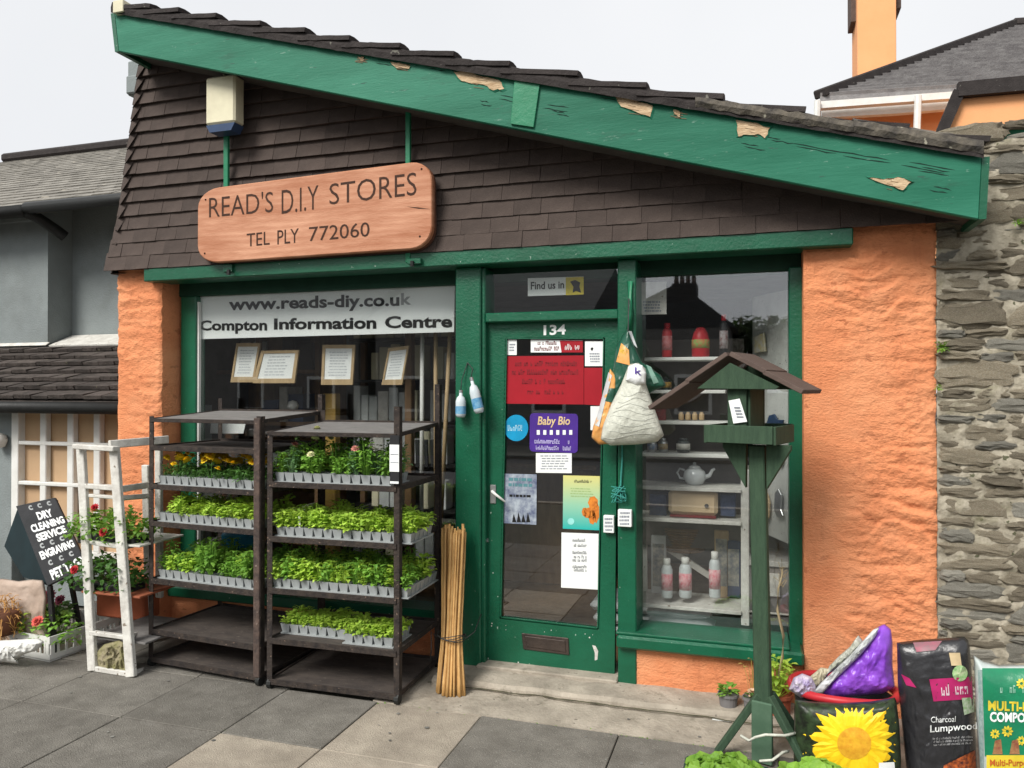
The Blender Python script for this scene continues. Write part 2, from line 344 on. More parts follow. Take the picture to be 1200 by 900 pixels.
def textmesh(s, bold=0, ital=0):
    k = (s, bold, ital)
    if k not in _txt:
        c = bpy.data.curves.new('t', 'FONT'); c.body = s; c.offset = bold; c.shear = ital; c.resolution_u = 3; c.fill_mode = 'FRONT'
        if not bold: pass
        o = bpy.data.objects.new('t', c); COL.objects.link(o)
        dg = bpy.context.evaluated_depsgraph_get(); me = bpy.data.meshes.new_from_object(o.evaluated_get(dg))
        vs = [v.co.copy() for v in me.vertices]; fs = [tuple(p.vertices) for p in me.polygons]
        bpy.data.objects.remove(o); bpy.data.curves.remove(c); bpy.data.meshes.remove(me)
        x0 = min(v.x for v in vs); x1 = max(v.x for v in vs); y0 = min(v.y for v in vs); y1 = max(v.y for v in vs)
        _txt[k] = ([((v.x - x0) / (x1 - x0), (y1 - v.y) / (y1 - y0)) for v in vs], fs)
    return _txt[k]
def text(name, s, q, S, m, parent, bold=0, ital=0):
    """lettering laid into the photo quad q on surface S(u, v)"""
    if callable(S): f = S
    else: f = lambda u, v: W(u, v, S)
    vs, fs = textmesh(s, bold, ital)
    return MB().add([f(*bil(q, a, b)) for a, b in vs], fs).build(name, m, parent)
def lines(name, q, n, S, m, parent, seed=1, fill=.55, gap=.12):
    """rows of unreadable small print"""
    f = S if callable(S) else (lambda u, v: W(u, v, S)); r = random.Random(seed); b = MB()
    for i in range(n):
        t0 = (i + .25) / n; t1 = t0 + fill / n; s = .04 + r.random() * .1
        while s < .93 - r.random() * .15:
            e = min(s + .05 + r.random() * .13, .97)
            b.add([f(*bil(q, x, y)) for x, y in ((s, t0), (e, t0), (e, t1), (s, t1))], [(0, 1, 2, 3)]); s = e + gap * .25
    return b.build(name, m, parent)
def scrawl(name, q, S, m, parent, seed=1):
    """one line of print too blurred to read: uneven letter-sized strokes"""
    f = S if callable(S) else (lambda u, v: W(u, v, S)); r = random.Random(seed + int(q[0][0] * 7 + q[0][1] * 3)); b = MB(); s = 0
    w_ = abs(q[1][0] - q[0][0]); h_ = abs(q[3][1] - q[0][1]); st = h_ / w_ * .42
    while s < 1 - st * .5:
        if r.random() > .16:
            t0 = r.choice((0, .25, .3)); e = s + st * .7
            for (x0, x1, y0, y1) in ((s, s + st * .22, t0, 1), (s, e, *r.choice(((t0, t0 + .2), (.8, 1)))), (e - st * .22, e, *r.choice(((t0, 1), (t0, .6), (.5, 1))))):
                b.add([f(*bil(q, min(x, 1), y)) for x, y in ((x0, y0), (x1, y0), (x1, y1), (x0, y1))], [(0, 1, 2, 3)])
        s += st
    return tag(b.build(name, m, parent), kind='stuff')
class Sack:
    """inflated bag from a star-shaped photo outline around plane y, front bulging towards the street"""
    def __init__(s, pts, y, th, wr=.006, seed=0, k=2.4, ridge=1.0, res=84, back=.35, cen=None):
        s.y = y; s.th = th; s.wr = wr; s.seed = seed; s.k = k; s.back = back; s.ridge = ridge
        P = [Vector(p) for p in pts]; per = [0]
        for i in range(len(P)): per.append(per[-1] + (P[(i + 1) % len(P)] - P[i]).length)
        s.b = []
        for j in range(res):
            d = per[-1] * j / res
            i = max(q for q in range(len(P)) if per[q] <= d + 1e-9)
            t = (d - per[i]) / (per[i + 1] - per[i]); s.b.append(P[i].lerp(P[(i + 1) % len(P)], t))
        s.c = Vector(cen) if cen else sum(s.b, Vector((0, 0))) / len(s.b)
        s.ang = [math.atan2(p.y - s.c.y, p.x - s.c.x) for p in s.b]; s.rad = [(p - s.c).length for p in s.b]
    def prof(s, t): return max(0, 1 - min(t, 1) ** s.k) ** .5
    def nz(s, u, v):
        p = Vector((u / 16, v / 26, s.seed * 7.3))
        return (noise.noise(p) + .6 * noise.noise(p * 2.3) + .35 * abs(noise.noise(p * 5)) + s.ridge * (.9 * max(0, 1 - abs(noise.noise(p * 1.7 + Vector((3, 9, 1)))) * 5) + .5 * max(0, 1 - abs(noise.noise(p * 3.6)) * 5)))
    def S(s, u, v, eps=.004):
        d = Vector((u, v)) - s.c; a = math.atan2(d.y, d.x); best = 1e9
        n = len(s.ang); R_ = None
        for i in range(n):
            a0, a1 = s.ang[i], s.ang[(i + 1) % n]; da = (a1 - a0 + math.pi) % (2 * math.pi) - math.pi; dd = (a - a0 + math.pi) % (2 * math.pi) - math.pi
            if abs(da) > 1e-9 and 0 <= dd / da <= 1:
                t = dd / da; R_ = s.rad[i] * (1 - t) + s.rad[(i + 1) % n] * t; break
        t = d.length / (R_ or 1e9)
        return W(u, v, s.y - s.th * s.prof(t) - s.wr * s.nz(u, v) * min(1, (1 - min(t, 1)) * 5) - eps)
    def build(s, name, m, parent=None, rings=22):
        b = MB(); n = len(s.b); vs = [s.S(s.c.x, s.c.y, 0)]
        for r in range(1, rings + 1):
            t = (r / rings) ** .8
            for p in s.b:
                q = s.c + (p - s.c) * t
                vs.append(W(q.x, q.y, s.y - s.th * s.prof(t) - s.wr * s.nz(q.x, q.y) * min(1, (1 - t) * 5)))
        fs = [(0, 1 + k, 1 + (k + 1) % n) for k in range(n)]
        for r in range(rings - 1):
            for k in range(n): fs.append((1 + r * n + k, 1 + (r + 1) * n + k, 1 + (r + 1) * n + (k + 1) % n, 1 + r * n + (k + 1) % n))
        o = len(vs); L = 1 + (rings - 1) * n
        for t in (.8, .4):
            for p in s.b:
                q = s.c + (p - s.c) * t; f = W(q.x, q.y, s.y); vs.append(Vector((f.x, s.y + s.th * s.back * s.prof(t), f.z)))
        f = W(s.c.x, s.c.y, s.y); vs.append(Vector((f.x, s.y + s.th * s.back, f.z)))
        for k in range(n):
            k1 = (k + 1) % n
            fs.append((L + k, o + k, o + k1, L + k1)); fs.append((o + k, o + n + k, o + n + k1, o + k1)); fs.append((o + n + k, len(vs) - 1, o + n + k1))
        b.add(vs, fs); return b.build(name, m, parent, smooth=True)
def patch(name, q, S, m, parent, nx=8, ny=8):
    b = MB(); vs = [S(*bil(q, i / nx, j / ny)) for j in range(ny + 1) for i in range(nx + 1)]
    b.add(vs, [(j * (nx + 1) + i, j * (nx + 1) + i + 1, (j + 1) * (nx + 1) + i + 1, (j + 1) * (nx + 1) + i) for j in range(ny) for i in range(nx)])
    return b.build(name, m, parent, smooth=True)
def leaf(b, p, d, up, L, wd, fold=.25, droop=.3):
    d = Vector(d).normalized(); s = d.cross(Vector(up))
    if s.length < .01: s = Vector((1, 0, 0))
    s.normalize(); n = s.cross(d)
    p = Vector(p); mid = p + d * L * .5 + n * L * .06; tip = p + d * L - n * L * droop
    l1 = p + d * L * .28 + s * wd * .5 + n * wd * fold; r1 = p + d * L * .28 - s * wd * .5 + n * wd * fold
    l2 = p + d * L * .68 + s * wd * .42 + n * (wd * fold - L * droop * .4); r2 = p + d * L * .68 - s * wd * .42 + n * (wd * fold - L * droop * .4)
    b.add([p, l1, l2, tip, r2, r1, mid], [(0, 1, 6), (1, 2, 6), (2, 3, 6), (3, 4, 6), (4, 5, 6), (5, 0, 6)])
def clump(n, r, h, L, seed, stem=True, wd=.62, low=.15):
    rr = random.Random(seed); b = MB()
    for i in range(n):
        a = rr.random() * 6.283; q = rr.random() ** .6 * r; z = h * (low + (1 - low) * rr.random()) * (1 - .25 * (q / r) ** 2)
        p = Vector((math.cos(a) * q, math.sin(a) * q, z)); a2 = a + rr.uniform(-1, 1)
        d = Vector((math.cos(a2), math.sin(a2), rr.uniform(-.25, .75))); l = L * rr.uniform(.6, 1.2)
        leaf(b, p, d, (0, 0, 1), l, l * wd * rr.uniform(.8, 1.2), rr.uniform(.05, .3), rr.uniform(0, .4))
        if stem and i % 3 == 0: b.tube([(p.x * .2, p.y * .2, 0), p], .0018, 3, False)
    return b
def bloom(b, c, r, n=9, rings=3, seed=0):
    rr = random.Random(seed); c = Vector(c)
    for k in range(rings):
        for i in range(n):
            a = 6.283 * (i + k * .5) / n + rr.uniform(-.1, .1); t = .15 + k * .45
            d = Vector((math.cos(a), math.sin(a), t)); leaf(b, c + Vector((0, 0, k * r * .15)), d, (0, 0, 1), r * (1 - k * .2), r * .6, .1, .1)

# ================================================================ SETTING
def struct(name, mb, m, parent=None, **k):
    o = mb.build(name, m, parent, **k)
    if parent is None: o['kind'] = 'structure'
    return o
ground = struct('ground', MB().box((-400, -400, -.3), (400, 400, -.17)), ASPH)
road = struct('road', MB().box((-60, -14.5, -.168), (60, -6.6, -.14)), ASPH)
kerb = struct('kerb', MB().box((-60, -6.6, -.2), (60, -6.45, .0), .01), CONC)
pavement = struct('pavement', MB().box((-12, -6.44, -.2), (8, .6, -.018)), JOINT)
struct('far_pavement', MB().box((-60, -17.8, -.2), (60, -14.5, -.05)), SLABD)
sx0 = -1.32; light = {(0, -1), (-1, -1), (-1, 0), (-6, 0)}
xs = [-7.93, -7.3, -6.72, -6.1, -5.5, -4.9, -4.3, -3.7, -3.05, -2.45, -1.9, -1.32, -.62, .1, .8, 1.5, 2.2, 2.9]
ys = [-3.5, -2.9, -2.3, -1.69, -1.09, -.53]
LIGHT = {(9, 3), (10, 3), (10, 4), (5, 3), (2, 2), (13, 1), (7, 1)}
for j in range(len(ys) - 1):
    for i in range(len(xs) - 1):
        r_ = random.Random(i * 31 + j); sh = (0, .0, .02)[j % 3]
        a = (xs[i] + .003 + sh, ys[j] + .003, -.03); b_ = (xs[i + 1] - .003 + sh, ys[j + 1] - .003, r_.uniform(-.003, .002))
        MB().box(a, b_, .003).build('paving_slab', SLABL if (i, j) in LIGHT else SLABD, pavement)
for i in range(len(xs) - 1):                        # the strip of slabs against the buildings, left of the shop door
    if xs[i + 1] < -1.95: MB().box((xs[i] + .003, -.526, -.03), (xs[i + 1] - .003, .35, .002), .003).build('paving_slab', SLABD, pavement)
def lump_sheet(x0, x1, y0, y1, z, zb, nx, ny, amp, seed):
    b = MB(); vs = []
    for j in range(ny + 1):
        for i in range(nx + 1):
            x = x0 + (x1 - x0) * i / nx; y = y0 + (y1 - y0) * j / ny
            e = (j == 0) * amp * 1.5 * noise.noise(Vector((x * 4, 3, seed)))
            vs.append((x, y + e, z(x, y) + amp * noise.noise(Vector((x * 5, y * 5, seed)))))
    n = nx + 1
    b.add(vs, [(j * n + i, j * n + i + 1, (j + 1) * n + i + 1, (j + 1) * n + i) for j in range(ny) for i in range(nx)])
    fr = [vs[i] for i in range(n)]
    b.add(fr + [(p[0], p[1], zb) for p in fr], [(i, i + 1, n + i + 1, n + i) for i in range(nx)])
    return b
struct('concrete_apron', lump_sheet(-1.93, 1.6, -.53, .3, lambda x, y: .004, -.05, 90, 20, .006, 3), CONC)
struct('concrete_step', lump_sheet(-1.72, .75, -.235, .3, lambda x, y: .045 - .03 * max(0, x) - .016 * (y < -.22) - .02 * max(0, -.1 - y), -.05, 160, 24, .008, 8), CONC)
m_ = MB(); r_ = random.Random(3)
for i in range(70):                                 # weeds in the joint along the apron
    x = r_.choice([r_.uniform(-.75, -.2), r_.uniform(-1.9, .2)]); leaf(m_, (x, -.535 + r_.uniform(-.008, .008), -.008), (r_.uniform(-1, 1), r_.uniform(-1, 1), .6), (0, 0, 1), r_.uniform(.01, .024), .008)
for i in range(150):
    x = r_.choice([-2.45, -3.05]); leaf(m_, (x + r_.uniform(-.005, .005), r_.uniform(-1.2, -.55), -.012), (r_.uniform(-1, 1), r_.uniform(-1, 1), .4), (0, 0, 1), r_.uniform(.006, .014), .006)
gm = MB(); r_ = random.Random(17)
for i in range(130):                                # trodden gum and lime spots
    x, y = r_.uniform(-4.5, 1.2), r_.uniform(-2.6, -.3); s_ = r_.uniform(.004, .014)
    gm.add([(x + s_ * math.cos(k * .9) * r_.uniform(.7, 1.1), y + s_ * math.sin(k * .9) * r_.uniform(.7, 1.1), .0075 if y > -.5 else .0035) for k in range(7)], [tuple(range(7))])
tag(gm.build('gum_spots', mat('trodden gum', (.3, .29, .26), (.07, .07, .065), sc=2)), 'small pale and dark trodden gum spots on the pavement slabs', 'gum', kind='stuff')
tag(m_.build('moss_and_weeds', LEAFM), 'tiny weeds and moss growing in the joints of the pavement slabs', 'weeds', kind='stuff')

ck_ = MB(); r_ = random.Random(31)                # the long open crack along the step edge
pts = [(-1.74 + i * .05, -.245 + .03 * noise.noise(Vector((i * .35, 1, 4))) - .012 * i / 50) for i in range(46)]
for i in range(45):
    (x0, y0), (x1, y1) = pts[i], pts[i + 1]; w0 = .003 + .007 * abs(noise.noise(Vector((i * .6, 0, 2)))); w1 = .003 + .007 * abs(noise.noise(Vector((i * .6 + .6, 0, 2))))
    ck_.add([(x0, y0 - w0, .016), (x1, y1 - w1, .016), (x1, y1 + w1, .019), (x0, y0 + w0, .019)], [(0, 1, 2, 3)])
tag(ck_.build('step_crack', mat('dirt filled crack', (.05, .045, .03), (.09, .085, .05), sc=30, rough=1)), 'long dirt filled crack running along the edge of the concrete step', 'crack', kind='stuff')

# ================================================================ THE SHOP
shop = root('shop_building', 'small orange and green hardware shop with brown shingled sloping gable', 'shop', (-1.6, 0, 0))
def rough_pier(x0, x1, z0, z1, y0, yb, seed, amp=.013, nx=60, nz=190, left=True):
    b = MB(); vs = []
    def f(x, z):
        ed = min(1, (x - x0) / .04, (x1 - x) / .025) if left else min(1, (x1 - x) / .03)
        cor = noise.noise(Vector((x * 2.2, z * 1.1, seed + 5)))
        lum = noise.noise(Vector((x * 5.5 + seed, z * 17, seed))) + .55 * noise.noise(Vector((x * 14, z * 42, seed + 2))) + .3 * noise.noise(Vector((x * 40, z * 60, seed)))
        ridge = max(0, .25 - abs(noise.noise(Vector((x * 2.4, z * 9.5, seed + 9))))) * -2.0
        q = z * 8.5 + 1.6 * noise.noise(Vector((x * 3.2, z * 1.7, seed + 3))) + .5 * noise.noise(Vector((x * 9, z * 6, seed + 1)))
        led = (q % 1.0); led = led if led < .82 else (1 - led) * 4.5
        ms = max(0, noise.noise(Vector((x * 4.5, z * 3.5, seed + 11))) + .18) * 2.2
        fine = .22 * noise.noise(Vector((x * 90, z * 90, seed))) + .3 * noise.noise(Vector((x * 28, z * 34, seed + 7)))
        sm = min(1, max(.15, .5 + 1.2 * cor + (.35 if left else (x - x0) * 2.4 - .45)))
        return -amp * (.55 * lum + .6 * ridge + 1.1 * led * min(ms, 1) + fine) * sm + .012 * (1 - max(0, ed)) ** 2
    n = nx + 1
    for j in range(nz + 1):
        z = z0 + (z1 - z0) * j / nz
        for i in range(nx + 1):
            x = x0 + (x1 - x0) * i / nx
            ex = .006 * noise.noise(Vector((z * 9, i // nx * 7.0, seed))) if i in (0, nx) else 0
            vs.append((x + ex * (1 if left or i else 0), y0 + f(x, z), z))
    b.add(vs, [(j * n + i, j * n + i + 1, (j + 1) * n + i + 1, (j + 1) * n + i) for j in range(nz) for i in range(nx)])
    for i, xx in ((0, x0), (nx, x1)):
        col = [vs[j * n + i] for j in range(nz + 1)]
        k = len(col)
        b.add(col + [(p[0], yb, p[2]) for p in col], [(j, j + 1, k + j + 1, k + j) for j in range(nz)])
    b.add([(x0, y0, z1), (x1, y0, z1), (x1, yb, z1), (x0, yb, z1)], [(0, 1, 2, 3)])
    return b
LX0, LX1 = W(137, 400).x, W(188.5, 400).x
RX0, RX1 = W(942, 500).x, W(1098, 500).x
rough_pier(LX0, LX1, -.02, 2.46, 0, .4, 1.0, .012, 64, 340).build('rendered_pier', ORANGE, shop, smooth=True)
rough_pier(RX0, RX1, -.02, 2.62, 0, .5, 4.0, .015, 130, 420, left=False).build('rendered_pier', ORANGE, shop, smooth=True)
m_ = MB(); m_.box((LX1 - .12, .012, .0), (LX1 + .0, .2, 2.36), .004)    # smooth reveal
# stall risers
ZS = .34                                           # window sill height
DL, DR = W(534, 500, .03).x, W(746, 500, .03).x
MB().box((LX1, .1, 0), (DL, .3, ZS - .09), .004).build('stall_riser', ORANGE, shop)
b_ = rough_pier(W(731, 800, -.0).x, RX0 + .01, -.02, .24, .01, .3, 6.0, .006, 60, 24); b_.build('stall_riser', ORANGE, shop, smooth=True)
# beams and frame, front faces
MB().box((W(168, 325, -.08).x, -.08, 2.365), (W(1000, 270, -.08).x, .1, 2.452), .006).build('bressummer_beam', GREEN, shop)
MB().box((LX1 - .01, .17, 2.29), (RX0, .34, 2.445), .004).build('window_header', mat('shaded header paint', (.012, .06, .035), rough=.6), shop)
def post(name, u0, u1, z0, z1, y0, y1, m=GREEN, vref=550):
    return MB().box((W(u0, vref, y0).x, y0, z0), (W(u1, vref, y0).x, y1, z1), .006).build(name, m, shop)
post('window_post', 211, 229, ZS, 2.29, .16, .26)
MB().box((W(229.3, 500, .17).x, .175, ZS), (W(232, 500, .17).x, .2, 2.25)).build('glazing_bead', WHITEP, shop)
post('window_post', 533.5, 563, .0, 2.364, .0, .26)
post('door_post', 563.4, 568.5, .03, 2.36, .02, .2)
post('door_post', 723.8, 745.5, .0, 2.364, .0, .26, vref=500)
post('window_post', 925, 941.5, ZS - .12, 2.3, .13, .3)
MB().box((LX1 + .002, .06, ZS - .09), (DL - .002, .26, ZS - .02), .008).build('window_sill', GREEN, shop)
MB().box((W(722, 750, -.05).x, -.05, .245), (RX0 - .004, .2, .315), .012).build('window_sill', GREEN, shop)
MB().box((W(722, 750, -.02).x, -.03, .315), (RX0 - .07, .24, .33), .004).build('sill_upstand', GREEN, shop)
# glass
def pane(x0, x1, z0, z1, y, name='window_pane', par=None):
    return MB().box((x0, y, z0), (x1, y + .004, z1)).build(name, GLASS, par or shop)
pane(W(231, 400, .2).x, W(534, 400, .2).x, ZS - .02, 2.32, .2)
pane(W(745, 500, .2).x, W(927, 500, .2).x, .33, 2.32, .2)
pane(W(571, 340, .1).x, W(726, 340, .1).x, 1.99, 2.33, .1, 'fanlight_pane')
MB().box((W(568, 370, .0).x, .01, W(600, 377, .01).z), (W(724, 370, .0).x, .14, W(600, 366, .01).z), .006).build('transom_bar', GREEN, shop)
# interior
MB().box((LX1 - .1, 3.4, 0), (RX0 + .3, 3.5, 2.6)).build('back_wall', DARKW, shop)
MB().box((LX0, .3, 0), (LX0 + .1, 3.4, 2.6)).build('side_wall', DARKW, shop)
MB().box((RX0 + .2, .5, 0), (RX0 + .3, 3.4, 2.6)).build('side_wall', DARKW, shop)
MB().box((LX0, .3, -.02), (RX0 + .3, 3.4, .05)).build('shop_floor', WOODB, shop)
MB().box((LX0, .3, 2.45), (RX0 + .3, 3.4, 2.55)).build('ceiling', mat('ceiling', (.2, .19, .17), rough=.9), shop)
# ---- the gable: hung shingles
def gx_left(z): return -3.92 - (4.0 - z) * .165
FL = (W(135, 17, -.3), W(140, 60, -.3)); FR = (W(1150, 181, -.3), W(1150, 256, -.3))
TL_, BL_, TR_, BR_ = W(134, 15, -.3), W(139, 60, -.3), W(1151, 184, -.3), W(1147, 257, -.3)
def fasc_bot(x): return BL_.z + (BR_.z - BL_.z) * (x - BL_.x) / (BR_.x - BL_.x)
def fasc_top(x): return TL_.z + (TR_.z - TL_.z) * (x - TL_.x) / (TR_.x - TL_.x)
xg0 = gx_left(2.45)
core = MB(); zt = fasc_top
gp = [(xg0 + .06, .02, 2.452), (RX1 - .03, .02, 2.452), (RX1 - .03, .02, fasc_top(RX1) - .1), (gx_left(4.0) + .05, .02, fasc_top(-3.9) - .06)]
gable = core.prism([Vector(p) for p in gp], (0, .35, 0)).build('gable_wall', SHING, shop)
r_ = random.Random(11); cz = .0935; sm = {}
def shing_mesh(wd, k):
    key = (round(wd, 2), k)
    if key not in sm:
        b = MB(); q = random.Random(k * 7 + int(wd * 100)); nx = 4; h = cz + .03; t = .018; vs = []
        for row, (zz, yo) in enumerate(((0, -.034), (0, -.034 + t), (h, -.004), (h, .004))):
            for i in range(nx + 1):
                vs.append((-wd / 2 + wd * i / nx, yo + (q.uniform(-.002, .002) if row < 2 else 0), zz + (q.uniform(-.0012, .0012) if row < 2 else 0)))
        n = nx + 1; fs = []
        for i in range(nx):
            fs += [(i, i + 1, n + i + 1, n + i), (i, i + 1, 2 * n + i + 1, 2 * n + i), (n + i, n + i + 1, 3 * n + i + 1, 3 * n + i), (2 * n + i, 2 * n + i + 1, 3 * n + i + 1, 3 * n + i)]
        fs += [(0, n, 3 * n, 2 * n), (nx, n + nx, 3 * n + nx, 2 * n + nx)]
        b.add(vs, fs); sm[key] = b.mesh('shingle', SHING)
    return sm[key]
row = 0; z = 2.45
while z < 4.05:
    x = gx_left(z) - .015; first = True
    while x < RX1 + .0:
        wd = r_.choice([.16, .17, .18, .19]) if x < -.4 else r_.choice([.18, .2, .2])
        if first: wd = .11 if row % 2 else .18; first = False
        if fasc_bot(x) + .0 > z - .02:
            flare = -.055 * max(0, 1 - (z - 2.45) / .5) ** 2
            o = mkobj('shingle', shing_mesh(wd - .002, r_.randrange(4)), gable, (x + wd / 2 - wloc(gable).x, flare + r_.uniform(-.002, .0015), z + r_.uniform(-.001, .0015)),
                  (0, r_.uniform(-.004, .004), 0))
        x += wd
    z += cz; row += 1
# side slope of the gable (mansard), tile hung
b_ = MB()
for k in range(17):
    z0 = 2.44 + k * cz; z1 = z0 + cz + .02
    b_.add([(gx_left(z0) - .022, -.02, z0), (gx_left(z0) - .022, 3, z0), (gx_left(z1) - .012, 3, z1), (gx_left(z1) - .012, -.02, z1), (gx_left(z0) + .03, -.06, z0), (gx_left(z1) + .05, -.012, z1)], [(0, 1, 2, 3), (4, 0, 3, 5)])
    b_.add([(gx_left(z0) - .03, -.02, z0), (gx_left(z0) - .03, 3, z0), (gx_left(z0) + .1, 3, z0), (gx_left(z0) + .1, -.02, z0)], [(0, 1, 2, 3)])
b_.build('side_shingles', SHING, shop)
MB().prism([(-3.9, 3, 0), (1, 3, 0), (1, 3, 2.75), (-3.9, 3, 4.0)], (0, .1, 0)).build('rear_wall', GREYW, shop)
# fascia
fm = MB().prism([TL_, TR_, BR_, BL_], (0, .032, 0))
fascia = fm.build('fascia_board', GREENW, shop, bevel=.004)
MB().prism([W(604, 92, -.3), W(634, 95, -.3), W(626, 150, -.3), W(599, 146, -.3)], (0, -.014, 0)).build('cover_strip', GREEN2, fascia, bevel=.002)
q_ = [(x, z) for x, z in ((TR_.x, TR_.z), (BR_.x, BR_.z))]
MB().prism([TR_, BR_, BR_ + Vector((0, .5, 0)), TR_ + Vector((0, .5, 0))], (.03, 0, 0)).build('fascia_return', GREEN, shop)
MB().prism([TL_, BL_, BL_ + Vector((0, .4, 0)), TL_ + Vector((0, .4, 0))], (-.03, 0, 0)).build('fascia_return', GREEN, shop)
MB().prism([BL_ + Vector((0, .033, .03)), BR_ + Vector((0, .033, .03)), BR_ + Vector((0, .5, .03)), BL_ + Vector((0, .5, .03))], (0, 0, .02)).build('soffit', DARKW, shop)
def peel(pts, seed, th=.006):
    r = random.Random(seed); P = []
    for i, p in enumerate(pts):
        q = pts[(i + 1) % len(pts)]; P.append(p)
        for t in (.33, .66): P.append((p[0] + (q[0] - p[0]) * t + r.uniform(-1.3, 1.3), p[1] + (q[1] - p[1]) * t + r.uniform(-1, 1)))
    cx = sum(p[0] for p in P) / len(P); cy = sum(p[1] for p in P) / len(P)
    o = MB().prism([W(u, v, -.3) for u, v in P], (0, -.0025, 0)).build('peeled_patch', PEEL, fascia)
    rim = MB(); n = len(P); q = [(cx + (u - cx) * 1.12 + r.uniform(-.8, .8), cy + (v - cy) * 1.22 + r.uniform(-.6, .6)) for u, v in P]
    for i in range(n):                              # torn, lifting edge of the paint film round the bare wood
        j = (i + 1) % n; h = -.3 - r.uniform(.002, .007); h2 = -.3 - r.uniform(.002, .007)
        rim.add([W(*P[i], -.3 + h * 0 - .004), W(*P[j], -.304), W(*q[j], -.3005), W(*q[i], -.3005), W(P[i][0], P[i][1], h - .001), W(P[j][0], P[j][1], h2 - .001)], [(4, 5, 2, 3), (0, 1, 5, 4)])
    rim.build('torn_paint_edge', GREENW, o)
    gr_ = MB()
    for k in range(5):
        v = min(p[1] for p in P) + 2 + k * (max(p[1] for p in P) - min(p[1] for p in P)) / 5.5; u = cx + r.uniform(-8, 0); L = r.uniform(6, 14)
        gr_.add([W(u, v, -.3032), W(u + L, v + 1.6, -.3032), W(u + L, v + 2.2, -.3032), W(u, v + .6, -.3032)], [(0, 1, 2, 3)])
    gr_.build('wood_grain', WOODB, o)
peel([(531, 84), (546, 83), (566, 90), (585, 94), (591, 104), (578, 106), (566, 99), (553, 98), (541, 95)], 1)
peel([(720, 112), (742, 117), (765, 124), (762, 137), (745, 131), (728, 125)], 2)
peel([(862, 140), (880, 143), (903, 149), (896, 162), (888, 157), (874, 158), (865, 160)], 3)
peel([(1017, 208), (1036, 210), (1052, 207), (1069, 213), (1058, 223), (1040, 217)], 4)
peel([(457, 72), (468, 73), (480, 77), (479, 81), (465, 80)], 5); peel([(419, 66), (427, 67), (427, 71), (421, 70)], 6); peel([(789, 128), (797, 131), (798, 138), (791, 134)], 7)
b_ = MB(); r_ = random.Random(5)                    # open cracks in the boards
for (u, v, L) in ((585, 112, 30), (640, 122, 30), (650, 130, 22), (500, 76, 30), (560, 118, 18), (930, 168, 60), (990, 178, 60), (900, 160, 26), (1090, 219, 24), (1060, 190, 50), (700, 110, 30), (440, 70, 30), (870, 168, 20), (1075, 196, 30)):
    k = (TR_.z - TL_.z) / (TR_.x - TL_.x)
    for j in range(2):
        p = W(u + r_.uniform(-6, 6), v + j * 4, -.3); l = L * .0045 * r_.uniform(.6, 1.1)
        pts = [p + Vector((l * t, -.0008, k * l * t + r_.uniform(-.003, .003))) for t in (0, .25, .5, .75, 1)]; wd = [.0004, .0028, .0016, .003, .0003]
        for i in range(4):
            a, c = pts[i], pts[i + 1]
            b_.add([a - Vector((0, 0, wd[i])), c - Vector((0, 0, wd[i + 1])), c + Vector((0, 0, wd[i + 1])), a + Vector((0, 0, wd[i]))], [(0, 1, 2, 3)])
tag(b_.build('cracks', mat('open crack', (.012, .035, .025), rough=1), fascia), kind='stuff')
# roof slab and verge tiles
dn = Vector((TR_.x - TL_.x, 0, TR_.z - TL_.z)).normalized(); nr = Vector((-dn.z, 0, dn.x))
roof = MB().prism([TL_ + Vector((0, .06, -.02)), TR_ + Vector((0, .06, -.02)), TR_ + Vector((0, .06, .03)), TL_ + Vector((0, .06, .03))], (0, 3.6, 0)).build('roof', VERGE, shop)
steps = [136, 172, 205, 249, 301, 353, 405, 464, 527, 592, 672, 752, 842, 938, 1060, 1153]
tops = [4, 5, 8, 12, 22, 29, 39, 47, 58, 66, 78, 91, 102, 119, 141, 160]
r_ = random.Random(9)
def tile_at(p, l, mt, yoff=0, tilt=.0):
    b = MB(); nx, ny = 8, 6; vs = []
    for j in range(ny + 1):
        for i in range(nx + 1):
            s = i / nx * l; y = j / ny * .31; lift = .05 * (s / l) + .012 * math.sin(j / ny * math.pi * 2) + .004 * noise.noise(Vector((s * 30, y * 30, l * 99)))
            vs.append(dn * s + Vector((0, y, 0)) + nr * (lift + .03))
    n = nx + 1; k = len(vs)
    vs += [v - nr * .026 for v in vs]
    fs = [(j * n + i, j * n + i + 1, (j + 1) * n + i + 1, (j + 1) * n + i) for j in range(ny) for i in range(nx)]
    fs += [tuple(q + k for q in f[::-1]) for f in fs]
    for i in range(nx): fs += [(i, k + i, k + i + 1, i + 1), (ny * n + i, ny * n + i + 1, k + ny * n + i + 1, k + ny * n + i)]
    for j in range(ny): fs += [(j * n, (j + 1) * n, k + (j + 1) * n, k + j * n), (j * n + nx, k + j * n + nx, k + (j + 1) * n + nx, (j + 1) * n + nx)]
    b.add([v + p for v in vs], fs); return b.build('roof_tile', mt, roof, smooth=False)
for i in range(len(steps) - 1):
    x0 = W(steps[i], tops[i], -.33).x; x1 = W(steps[i + 1], tops[i + 1], -.33).x
    for c in range(3):
        p = Vector((x0 - .03, -.335 + c * .3, fasc_top(x0) + .012 + r_.uniform(-.004, .004)))
        tile_at(p, (x1 - x0) * 1.0 + .05, VERGE)
